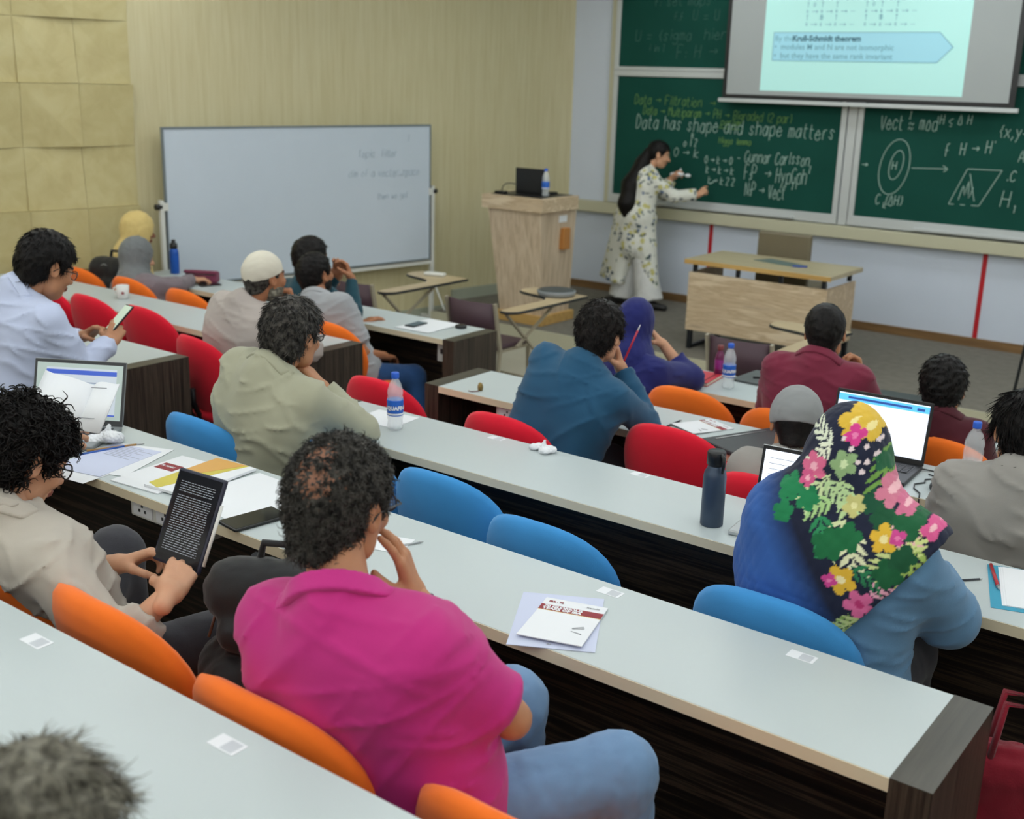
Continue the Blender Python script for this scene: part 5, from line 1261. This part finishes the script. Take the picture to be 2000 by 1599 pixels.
MB().lathe([(.030,.0),(.036,.004),(.042,.085),(.039,.085),(.033,.012),(.004,.010)],26).build('body',M_['ceramic'],t); MB().tube([(-.038,0,.07),(-.062,0,.065),(-.066,0,.045),(-.052,0,.025),(-.036,0,.022)],.006,8).build('handle',M_['ceramic'],t)
MB().box((.018,-.0435,.035),(.032,-.036,.05)).build('emblem',M_['print_red'],t)
def crumple(name,x,y,z,s,label,seed):
    b_=Soft(); R_=np.random.RandomState(seed)
    for _ in range(5): b_.ell(R_.normal(size=3)*np.array((.018,.014,.004))*s+np.array((0,0,.012*s)),np.array((.022,.018,.012))*s*R_.uniform(.7,1.2),k=.006)
    b_.cap((0,0,.01*s),(.008*s,.002,.042*s),.012*s,.004*s,k=.01)
    b_.fn(lambda P:.0006-P[...,2],(0,0,0),(0,0,0),'i')
    v,q=b_.mesh(.003*s**.5,noise=(waves(seed,.01,.025,.004*s,8,True),.009*s)); v[:,2]=np.maximum(v[:,2],.0004)
    o=obj(name,np_mesh(name,[(v,q,0)],[M_['paper']]),None,None,(x,y,z)); return tag(o,label,'tissue')
crumple('tissue',-2.42,3.44,DZ[2],1.0,'crumpled white tissue on the far edge of the third row desk',3)
crumple('tissue',-3.53,2.30,DZ[3],1.5,'crumpled white tissue beside the open laptop on the left',6)
def pen(a,b_,r,mat,label,tip=None,name='pen'):
    a=Vector(a); b_=Vector(b_); t=T(name,a.x,a.y,a.z,0,label,'pen'); d=b_-a
    MB().tube([(0,0,0),d*.86],r,8).build('barrel',mat,t); MB().tube([d*.86,d],[r,.0012],8).build('tip',tip or M_['silver'],t); return t
# brochures and papers
def brochure(x,y,z,rz,label,w=.165,h=.235,lift=.006):
    t=T('brochure',x,y,z,rz,label,'brochure','institute brochures')
    vs=[];fs=[];n=8
    for i in range(n+1):
        u=i/n; zz=lift*(1-u)**2
        for xx in (-w/2,w/2):
            for th in (.0008,.0032): vs.append((xx,-h/2+h*u,th+zz))
    for i in range(n):
        a=4*i;c=a+4; fs+=[(a,a+2,c+2,c),(a+1,c+1,c+3,a+3),(a,c,c+1,a+1),(a+2,a+3,c+3,c+2)]
    fs+=[(0,1,3,2),(4*n,4*n+2,4*n+3,4*n+1)]
    MB().add(vs,fs).build('cover',M_['paper'],t)
    MB().box((-w/2,h*.20,.0034),(w/2,h*.33,.0040)).build('red_band',M_['print_red'],t); MB().box((-w/2,h*.165,.0034),(w/2,h*.20,.0038)).build('gold_band',M_['print_gold'],t)
    for tx,sz,px,py,mt,bo in (('70 GLORIOUS',.0165,-w/2+.010,h*.272,M_['paper'],.0009),('YEARS OF IBA',.0165,-w/2+.010,h*.215,M_['paper'],.0009),('IBA . 70',.012,-w/2+.014,h*.40,M_['print_red'],.0006),('Karachi',.011,w/2-.05,h*.40,M_['ink'],.0003)):
        o_=obj('print',text_mesh(tx,sz,bo),mt,t); o_.location=(px,py,.0043)
    mb=MB(); R_=random.Random(2)
    for k in range(7):
        a=R_.uniform(0,2*PI); mb.bar((.015+.02*math.cos(a),-h*.18+.02*math.sin(a),.0042+.002),(.015+.05*math.cos(a),-h*.18+.05*math.sin(a),.0042+.003),.0018,.0004)
    mb.build('emblem_lines',M_['ink'],t); return t
t=T('paper_sheet',-1.475,2.185,DZ[3],.50,'bluish white sheets overhanging the fourth row desk under a brochure','papers')
for k in range(2): MB().box((-.105+.003*k,-.1485,.0006+.0008*k),(.105+.003*k,.1485,.0013+.0008*k)).build('sheet',M_['paper_blue'],t)
o_=obj('print',text_mesh('IBA',.008,.0003),M_['ink'],t); o_.location=(-.01,-.132,.0025)
brochure(-1.455,2.185,DZ[3]+.0023,.30,'brochure with a red title band lying on bluish sheets in the fourth row')
brochure(-2.215,4.345,DZ[1]+.0005,-.42,'brochure with a red title band leaning on the black laptop sleeve',w=.16,h=.22)
t=T('laptop_sleeve',-2.09,4.345,DZ[1],-.42,'closed black laptop in a sleeve with a silver edge on the second row desk','laptop')
MB().box((.06,-.20,.001),(.34-.06,.20,.022),bev=.008).build('sleeve',M_['dark_plastic'],t)
MB().tube([(.065,-.195,.012),(.275,-.195,.012),(.275,.195,.012)],.0032,6).build('zip',M_['silver'],t); MB().tube([(.10,-.15,.0235),(.10,.12,.0235)],.003,6).build('pen_loop',M_['silver'],t)
pen((-2.33,4.24,DZ[1]+.005),(-2.33,4.37,DZ[1]+.005),.004,M_['ink_dark'],'thin dark pen left of the brochure on the second row desk')
# left end of the fourth row: sheets, folder, booklet, pencils
t=T('paper_sheet',-3.345,2.20,DZ[3],.12,'loose white sheets hanging over the fourth row desk near the reader','papers')
for k,(dx,dy,a) in enumerate(((0,-.06,0),(.02,.03,.25),(-.02,0,.1))):
    MB().box((-.105,-.16,.0007+.0009*k),(.105,.14,.0014+.0009*k)).build('sheet',M_['paper_blue' if k==2 else 'paper'],t,(dx,dy,0),(0,0,a))
mb=MB(); R_=random.Random(8)
for k in range(9): mb.bar((-.08,.12-.012*k,.0038),(-.08+R_.uniform(.08,.15),.12-.012*k,.0038),.0012,.0003)
mb.build('handwriting',M_['ink'],t)
t=T('folder',-3.07,2.23,DZ[3],.10,'white conference folder with a red label on the fourth row desk','folder')
MB().box((-.12,-.15,.0006),(.10,.16,.004)).build('cover',M_['paper'],t); MB().box((-.105,.02,.004),(-.02,.075,.0046)).build('red_label',M_['print_red'],t)
o_=obj('print',text_mesh('70 YEARS',.015,.0006),M_['paper'],t); o_.location=(-.10,.045,.005)
t=T('booklet',-2.965,2.27,DZ[3]+.0042,.10,'booklet with a yellow and orange cover lying on the folder','book')
MB().box((-.09,-.16,.0003),(.09,.16,.009)).build('pages',M_['paper'],t)
MB().prism([(-.09,-.14),(-.03,-.16),(.06,.16),(-.09,.16)],.0091,.0098).build('cover_yellow',plain('cover_yellow','cfc04a',.5,var=.15),t); MB().prism([(-.09,.0),(-.02,.02),(.05,.16),(-.09,.16)],.0099,.0103).build('cover_orange',plain('cover_orange','d9a350',.5),t)
t=T('paper_sheet',-2.74,2.27,DZ[3],-.05,'white sheets under the black phone on the fourth row desk','papers')
MB().box((-.14,-.17,.0006),(.16,.16,.0018)).build('sheet',M_['paper'],t)
pen((-3.47,2.15,DZ[3]+.0045),(-3.43,2.33,DZ[3]+.0045),.0045,plain('pencil_blue','2a5bb0',.4),'blue pencil beside the open laptop',plain('pencil_wood','b98a55',.6),'pencil')
pen((-3.49,2.19,DZ[3]+.0045),(-3.41,2.37,DZ[3]+.0045),.0045,plain('pencil_brown','a9824f',.4),'brown pencil next to the blue one by the laptop',None,'pencil')
phone(-2.555,2.14,DZ[3]+.0020,-.15,'large black phone lying near the black backpack in the fourth row',w=.10,l=.19)
pen((-2.09,2.28,DZ[3]+.004),(-2.06,2.345,DZ[3]+.004),.003,M_['silver'],'thin grey pen on the fourth row desk beside the cheek of the man in magenta')
t=T('paper_sheet',-2.13,2.27,DZ[3],.3,'small white paper slip half hidden behind the man in magenta','papers'); MB().box((-.07,-.05,.0006),(.06,.06,.0014)).build('sheet',M_['paper'],t)
# laptops
def laptop(x,y,z,rz,w,d,ang,label,shell,bezel,screen,extras=None,back_only=False):
    """x,y: middle of the hinge; user sits towards local -y"""
    t=T('laptop',x,y,z,rz,label,'laptop')
    bs=MB().box((-w/2,-d,.001),(w/2,0,.017),bev=.004).build('base',shell,t)
    MB().box((-w/2+.02,-d*.52,.0171),(w/2-.02,-.025,.0178)).build('keyboard_well',M_['dark_plastic'],bs)
    mb=MB(); 
    for r_ in range(5):
        for c_ in range(13):
            kx=-w/2+.024+(w-.048)*c_/13; ky=-d*.51+(d*.52-.035)*r_/5
            mb.box((kx,ky,.0178),(kx+(w-.048)/13*.84,ky+(d*.52-.035)/5*.82,.0200))
    kb=mb.build('keys',bezel if bezel!=M_['silver'] else M_['black_plastic'],bs); kb['kind']='stuff'
    MB().box((-.055,-d*.93,.0171),(.055,-d*.60,.0176)).build('touchpad',M_['grey_plastic'],bs)
    R=Matrix.Rotation(-ang,4,'X'); h=d*.98
    lid=empty('lid',(0,0,.015)); lid.parent=t; lid.rotation_euler=(-ang,0,0)
    # lid coordinates: x, z up along the lid, front face towards -y
    sh=MB().box((-w/2,0,0),(w/2,.007,h),bev=.003).build('shell',shell,t,(0,0,.015),(-ang,0,0)); COL.objects.unlink(lid); bpy.data.objects.remove(lid)
    def L(name,mb,mat): return mb.build(name,mat,sh)
    L('bezel',MB().box((-w/2+.002,-.0012,.002),(w/2-.002,0,h-.002)),bezel)
    L('display',MB().box((-w/2+.012,-.0018,.022),(w/2-.012,-.0011,h-.014)),screen)
    if extras: extras(L,w,h)
    return t
M_['scr_white']=emit('screen_white','e4eaf6',.95); M_['scr_grey']=emit('screen_grey','b4bcc6',.62); M_['scr_blue']=emit('screen_blue','3a57b4',.6); M_['scr_cyan']=emit('screen_cyan','58b4ee',.95); M_['scr_ink']=emit('screen_ink','5a6a8a',.4); M_['scr_navy']=emit('screen_navy','2b4f9a',.5); M_['scr_side']=emit('screen_sidebar','a2b0ac',.55)
def ex_left(L,w,h):
    L('slide_page',MB().box((-w/2+.05,-.0022,.035),(w/2-.035,-.0017,h-.03)),M_['scr_grey'])
    L('title_bar',MB().box((-w/2+.05,-.0026,h-.055),(w/2-.035,-.0021,h-.038)),M_['scr_blue']); L('foot_bar',MB().box((-w/2+.05,-.0026,.036),(w/2-.035,-.0021,.042)),M_['scr_blue'])
    for k in range(6):
        zz=h-.075-.014*k; L('bullet',MB().box((-w/2+.058,-.0026,zz),(-w/2+.061,-.0021,zz+.004)),M_['scr_ink']); L('text_line',MB().box((-w/2+.066,-.0026,zz+.0005),(-w/2+.066+(.06,.07,.05,.065,.05,.04)[k],-.0021,zz+.003)),M_['scr_ink'])
    for k in range(3): L('text_line',MB().box((.02,-.0026,h-.085-.02*k),(.09,-.0021,h-.082-.02*k)),M_['scr_ink'])
laptop(-3.76,2.326,DZ[3],math.radians(30),.36,.245,.30,'grey laptop showing a slide with a blue title bar on the left',M_['grey_plastic'],M_['dark_plastic'],M_['scr_side'],ex_left)
def ex_dell(L,w,h):
    L('header',MB().box((-w/2+.012,-.0024,h-.045),(w/2-.012,-.0017,h-.018)),M_['scr_cyan']); L('header_text',MB().box((-w/2+.05,-.0028,h-.036),(w/2-.08,-.0023,h-.027)),M_['scr_navy']); L('menu_text',MB().box((w/2-.06,-.0028,h-.038),(w/2-.03,-.0023,h-.028)),M_['scr_navy'])
    for k in range(7): L('text_line',MB().box((-w/2+.02,-.0024,h-.065-.012*k),(-w/2+.02+(.05,.04,.055,.03,.05,.035,.045)[k],-.0018,h-.0635-.012*k)),M_['ink'])
laptop(-1.475,4.405,DZ[1],.05,.385,.255,.20,'black laptop with a bright cyan headed page before the man in a grey cap',M_['black_plastic'],M_['black_plastic'],M_['scr_white'],ex_dell)
def ex_doc(L,w,h):
    for k in range(4): L('text_line',MB().box((-w/2+.03,-.0024,h-.04-.018*k),(-w/2+.03+(.20,.14,.18,.1)[k],-.0018,h-.0385-.018*k)),M_['ink'])
laptop(-1.345,3.385,DZ[2],.10,.33,.225,.22,'silver laptop with a white page before the woman in the flowered headscarf',M_['silver'],M_['black_plastic'],M_['scr_white'],ex_doc)
laptop(-6.07,8.30,1.2665,.02+PI,.31,.21,.02,'black laptop seen from behind on the lectern',M_['black_plastic'],M_['black_plastic'],M_['glass_dark'])
t=T('desk_microphone',-6.27,8.14,1.2665,0,'dark desk microphone base with bent cable on the lectern','microphone')
MB().box((-.05,-.035,.0005),(.05,.04,.022),bev=.008).build('base',M_['black_plastic'],t); MB().tube([(.0,.01,.02),(.005,.02,.06),(.03,.03,.085),(.08,.04,.09),(.13,.06,.085)],.005,6).build('gooseneck',M_['dark_plastic'],t)
t=T('computer_mouse',-1.16,4.215,DZ[1],.5,'black computer mouse on the second row desk','mouse')
b_=Soft(); b_.ell((0,0,.008),(.031,.052,.028),k=0); b_.fn(lambda P:.001-P[...,2],(0,0,0),(0,0,0),'i'); v,q=b_.mesh(.004); obj('body',np_mesh('body',[(v,q,0)],[M_['black_plastic']]),None,t)
MB().lathe([(.003,-.004),(.008,-.003),(.008,.003),(.003,.004)],12).build('wheel',M_['grey_plastic'],t,(0,.028,.030),(0,PI/2,0))
cab=[(-1.16,4.27,.006),(-1.17,4.31,.004),(-1.21,4.33,.004),(-1.235,4.30,.004),(-1.225,4.26,.004),(-1.25,4.22,.004),(-1.235,4.17,.004),(-1.20,4.13,.004),(-1.19,4.095,.003),(-1.187,4.083,-.012),(-1.186,4.080,-.06)]
tag(MB().tube([(x,y,DZ[1]+z) for x,y,z in cab],.003,6).build('mouse_cable',M_['black_plastic']),'thin black mouse cable curling over the second row desk edge','cable')
cab=[(-1.28,4.40,.010),(-1.25,4.42,.004),(-1.20,4.41,.004),(-1.19,4.38,.004),(-1.215,4.36,.004),(-1.245,4.37,.004)]
tag(MB().tube([(x,y,DZ[1]+z) for x,y,z in cab],.003,6).build('power_cable',M_['black_plastic']),'black cable plugged into the side of the black laptop','cable')
# first row centre
t=T('notebook',-2.745,5.315,DZ[0],.12,'red hardcover notebook with an elastic band on the front desk','notebook')
M_['red_cover']=plain('red_cover','c32f3f',.5)
MB().box((-.085,-.12,.0006),(.085,.12,.004)).build('back_cover',M_['red_cover'],t); MB().box((-.082,-.117,.004),(.083,.117,.017)).build('pages',plain('cream_pages','ddd3bd',.7),t); MB().box((-.085,-.12,.017),(.085,.12,.0205),bev=.001).build('front_cover',M_['red_cover'],t); MB().box((.052,-.121,.0203),(.058,.121,.0215)).build('elastic',plain('dark_red','5e1420',.6),t)
t=T('grey_slab',-2.50,5.46,DZ[0],-.05,'flat dark grey slab at the far edge of the front desk','folder'); MB().box((-.11,-.05,.0006),(.20,.22,.012),bev=.003).build('cover',plain('slate_cover','4d5252',.5),t); MB().box((-.09,-.03,.0006),(.18,.20,.006)).build('sheets',M_['paper'],t)  # flat dark grey slab overhanging the far desk edge
tag(MB().tube([(-2.53,5.50,DZ[0]+.016),(-2.44,5.56,DZ[0]+.016)],.006,6).build('pen',M_['black_plastic']),'short black pen on the dark grey slab','pen')
t=T('camera_bag',-1.72,5.43,DZ[0],.1,'black camera bag at the far edge of the front desk','bag'); MB().box((-.14,-.08,.001),(.14,.07,.075),bev=.02).build('body',M_['dark_plastic'],t); MB().box((-.142,-.082,.055),(.142,.072,.082),bev=.012).build('flap',M_['black_plastic'],t); MB().box((-.10,-.086,.05),(-.085,-.080,.06)).build('buckle',M_['silver'],t)
t=T('key_fob',-3.30,4.16,DZ[1],.4,'small brass trinket beside the teal shirt on the second row desk','trinket'); MB().lathe([(.004,.0005),(.012,.003),(.014,.02),(.010,.035),(.003,.04)],12).build('charm',plain('brass','8a7340',.4,.5),t); MB().tube([(.0,-.02,.004),(-.03,-.04,.003),(-.05,-.03,.003)],.002,5).build('cord',plain('dark_red_cord','6e2430',.6),t)
t=T('paper_sheet',-3.10,3.36,DZ[2],.1,'white sheet with notes between the olive shirt and the water bottle','papers'); MB().box((-.16,-.09,.0006),(.05,.09,.0014)).build('sheet',M_['paper'],t)
pen((-3.06,3.20,DZ[2]+.004),(-3.14,3.26,DZ[2]+.004),.004,M_['black_plastic'],'black pen by the elbow of the man in an olive shirt')
# third row right
t=T('clear_folder',-.62,3.33,DZ[2],.30,'translucent blue plastic folder with white papers at the right edge','folder')
m,nt,b=nodes('blue_film'); b.inputs['Base Color'].default_value=srgb('4fb4d6'); b.inputs['Alpha'].default_value=.75; b.inputs['Roughness'].default_value=.2; M_['film']=m
MB().box((-.115,-.16,.0006),(.13,.16,.0012)).build('back_film',M_['film'],t)
for k in range(3): MB().box((-.085+.006*k,-.135,.0014+.001*k),(.125+.006*k,.15,.0022+.001*k)).build('sheet',M_['paper'],t)
pen((-.765,3.44,DZ[2]+.006),(-.695,3.27,DZ[2]+.006),.0055,plain('red_pen','b0232f',.35),'red ballpoint pen on the translucent blue folder')
pen((-.80,3.27,DZ[2]+.004),(-.755,3.32,DZ[2]+.004),.003,M_['ink_dark'],'thin dark pen between the blue sleeve and the blue folder')
# small pale stickers along the desk edges
for x,y,r_,lab in ((-2.052,1.14,4,'pale sticker on the nearest desk, left one'),(-1.454,1.14,4,'pale sticker on the nearest desk, right one behind the magenta shirt'),(-1.463,2.415,3,'pale sticker on the fourth row desk above the brochure'),(-.922,2.41,3,'pale sticker on the fourth row desk before the blue chair'),(-2.65,3.45,2,'pale sticker on the third row desk left of the tissue'),(-1.995,3.455,2,'pale sticker on the third row desk before the red chair')):
    t=T('sticker',x,y,DZ[r_],0,lab,'sticker','desk stickers'); MB().box((-.034,-.019,.0003),(.034,.019,.0008)).build('film',M_['paper'],t); MB().box((-.004,-.015,.0008),(.026,.015,.0011)).build('grey_square',plain('sticker_grey','c2c6cc',.6) if 'sticker_grey' not in MATS else MATS['sticker_grey'],t)
# red pen at the chin of the man in teal
pen((-2.505,4.13,1.085),(-2.445,4.16,1.265),.0045,plain('crimson_pen','c2203f',.35),'crimson pen held upright by the man in a teal shirt',M_['paper'])
# phone in the hands of the man in white
ph=phone(0,0,0,0,'phone with a lit screen held by the man in a white shirt',screen=M_['phone_screen'])
ph.matrix_world=Matrix.Translation((-4.545,3.075,1.145))@Matrix.Rotation(-.15,4,'Z')@Matrix.Rotation(.75,4,'X')
# tablet of the curly reader
t=T('tablet',0,0,0,0,'tablet in a dark case with a page of white text, stylus at its side','tablet')
MB().box((-.088,-.125,0),(.088,.125,.012),bev=.006).build('case',plain('tablet_case_navy','23263a',.5),t); sc=MB().box((-.080,-.117,.012),(.080,.117,.0128)).build('screen',plain('tablet_glass','24262b',.12,spec=.6),t)
M_['tab_text']=emit('tablet_text','8f959c',.28); mb=MB(); R_=random.Random(4)
for k in range(30):
    if k==5: continue
    yy=.092-.0062*k; xx=-.064
    while xx<.06:
        wd=R_.uniform(.006,.02); mb.box((xx,yy,.0129),(min(xx+wd,.064),yy+.0019,.0131)); xx+=wd+.003
tx=mb.build('page_text',M_['tab_text'],sc); tx['kind']='stuff'
MB().tube([(.093,-.10,.006),(.093,.06,.006)],.0045,8).build('stylus',M_['white_plastic'],t)
ctr=(Vector((-2.418,1.80,1.225))+Vector((-2.231,1.80,1.234))+Vector((-2.432,1.70,1.019))+Vector((-2.256,1.70,1.037)))/4
t.matrix_world=Matrix.Translation(ctr)@Matrix.Rotation(.06,4,'Z')@Matrix.Rotation(math.radians(64),4,'X')
# open book held up in the neighbour's hand
p=Person('neighbour out of frame whose hand holds an open book',(-3.72,1.72,1.33),(-3.74,1.64,1.19),(-3.74,1.60,.73),hy=-.2,hp=.3,sh=-.5,skin='light',seed=70,floor=.204,arms={'R':dict(E=(-3.40,1.72,1.02),W=(-3.215,1.88,1.08),d=(.45,.55,.55),n=(.3,-.7,.4),pose='hold')})
p.body(); p.shirt(FAB['grey_shirt'],'long',h=.016); p.trousers(FAB['charcoal'],h=.02); p.hair(HR['black'],n=300)
t=T('open_book',0,0,0,0,'open white paperback held up before the laptop','book')
for sgn in (-1,1):
    vs=[];fs=[];n=10
    for i in range(n+1):
        u=i/n; xx=sgn*.115*u; zz=.035*math.sin(PI*min(1,u*1.15))*(.6 if sgn>0 else 1)+.10*u*u*(1 if sgn<0 else .1)
        for yy in (-.085,.085):
            for th in (0,.004): vs.append((xx,yy,zz+th))
    for i in range(n):
        a=4*i;c=a+4; fs+=[(a,a+2,c+2,c),(a+1,c+1,c+3,a+3),(a,c,c+1,a+1),(a+2,a+3,c+3,c+2)]
    fs+=[(4*n,4*n+2,4*n+3,4*n+1)]
    MB().add(vs,fs,0,True).build('page',M_['paper'],t)
mb=MB()
for yy in (.06,-.045):
    mb.bar((.03,yy,.036),(.09,yy,.03),.0025,.0004)
mb.build('print_lines',M_['ink'],t)['kind']='stuff'
t.matrix_world=Matrix.Translation((-3.13,1.97,1.225))@Matrix.Rotation(math.radians(20),4,'Z')@Matrix.Rotation(math.radians(48),4,'X')@Matrix.Rotation(math.radians(-12),4,'Y')
# bags
def backpack(x,y,z,rz,s,label):
    t=T('backpack',x,y,z,rz,label,'backpack'); t.scale=(s,s,s); M_['bag_black']=M_.get('bag_black') or fabric('bag_black','1d1e20',rough=.6,scale=400)
    b_=Soft(); b_.cap((-.10,0,.10),(.10,0,.10),.10,k=.05).cap((-.09,.0,.32),(.09,.0,.32),.085,k=.09).cap((-.08,-.09,.12),(.08,-.09,.12),.06,k=.03).cap((-.07,-.075,.24),(.07,-.075,.24),.045,k=.03)
    b_.fn(lambda P:.001-P[...,2],(0,0,0),(0,0,0),'i'); v,q=b_.mesh(.011,noise=(waves(5,.06,.15,.005,7,True),.011)); obj('body',np_mesh('body',[(v,q,0)],[M_['bag_black']]),None,t)
    MB().tube([(-.04,.03,.40),(-.03,.03,.44),(.03,.03,.44),(.04,.03,.40)],.010,8).build('handle',M_['bag_black'],t)
    MB().tube([(-.16,-.03,.20),(-.11,-.06,.33),(0,-.075,.37),(.11,-.06,.33),(.16,-.03,.20)],.004,6).build('zip',M_['grey_plastic'],t)
    for sx in (-1,1):
        MB().tube([(sx*.07,.08,.38),(sx*.10,.13,.28),(sx*.12,.13,.15),(sx*.14,.09,.04)],.014,6).build('shoulder_strap',M_['bag_black'],t)
    return t
backpack(-2.04,1.76,.69,.5,1.0,'black backpack standing on the orange chair beside the man in magenta')
t=T('bag_strap',-2.02,1.52,.70,0,'black webbing strap with buckles hanging beside the man in magenta','strap')
MB().bar((-.06,.0,.16),(-.02,-.02,-.02),.028,.004).build('webbing',M_['bag_black'],t); MB().bar((-.02,-.02,-.02),(.04,-.05,-.10),.026,.004).build('webbing',M_['bag_black'],t); MB().box((-.04,-.04,-.04),(.0,-.02,-.01),bev=.003).build('buckle',M_['dark_plastic'],t); MB().box((.015,-.07,-.11),(.055,-.045,-.08),bev=.003).build('buckle',M_['dark_plastic'],t)
backpack(-7.20,4.84,.49,.2,1.12,'black backpack on an orange chair near the wood wall')
t=T('tote_bag',-.45,2.70,FLOOR_Z[2],.3,'dark red embroidered cloth bag in the lower right corner','bag')
M_['bag_red']=fabric('cloth_bag_red','7c1526',scale=300,var=.35,bstr=.6)
b_=Soft(); b_.cap((-.13,0,.10),(.13,0,.10),.09,k=.05).cap((-.14,0,.55),(.14,0,.55),.045,k=.05)
for bx_ in (-.12,-.04,.04,.12): b_.cap((bx_,0,.10),(bx_,0,.56),.085,.045,k=.06)
b_.fn(lambda P:.001-P[...,2],(0,0,0),(0,0,0),'i'); v,q=b_.mesh(.011,noise=(waves(9,.05,.12,.008,7,True,(1.5,1.5,.3)),.018)); obj('body',np_mesh('body',[(v,q,0)],[M_['bag_red']]),None,t)
for sy in (-1,1): MB().tube([(-.09,sy*.04,.58),(-.07,sy*.03,.74),(.07,sy*.03,.74),(.09,sy*.04,.58)],.009,6).build('handle',M_['bag_red'],t)
t=T('microphone_stand',-1.70,7.46,0,0,'thin black stand pole at the right edge before the stage','stand')
MB().tube([(-.02,.03,.02),(.11,-.05,1.40)],.010,8).build('pole',M_['black_metal'],t); MB().lathe([(.14,0),(.14,.015),(.03,.03)],20).build('base',M_['black_metal'],t,(-.02,.03,0))
# chalk in the lecturer's hand, cloth in the other
tag(MB().tube([(-5.185,9.955,1.33),(-5.165,10.045,1.365)],.006,6).build('chalk_stick',M_['chalk']),'stick of white chalk in the fingers of the lecturer','chalk')
crumple('cloth_wad',-5.50,9.915,1.375,1.7,'pale wad of cloth in the left hand of the lecturer',12)
tag(MB().box((-5.88,9.76,STAGE_Z+.001),(-5.79,9.80,STAGE_Z+.012)).build('wood_offcut',M_['oak_edge']),'small strip of wood on the stage by the wall','strip')
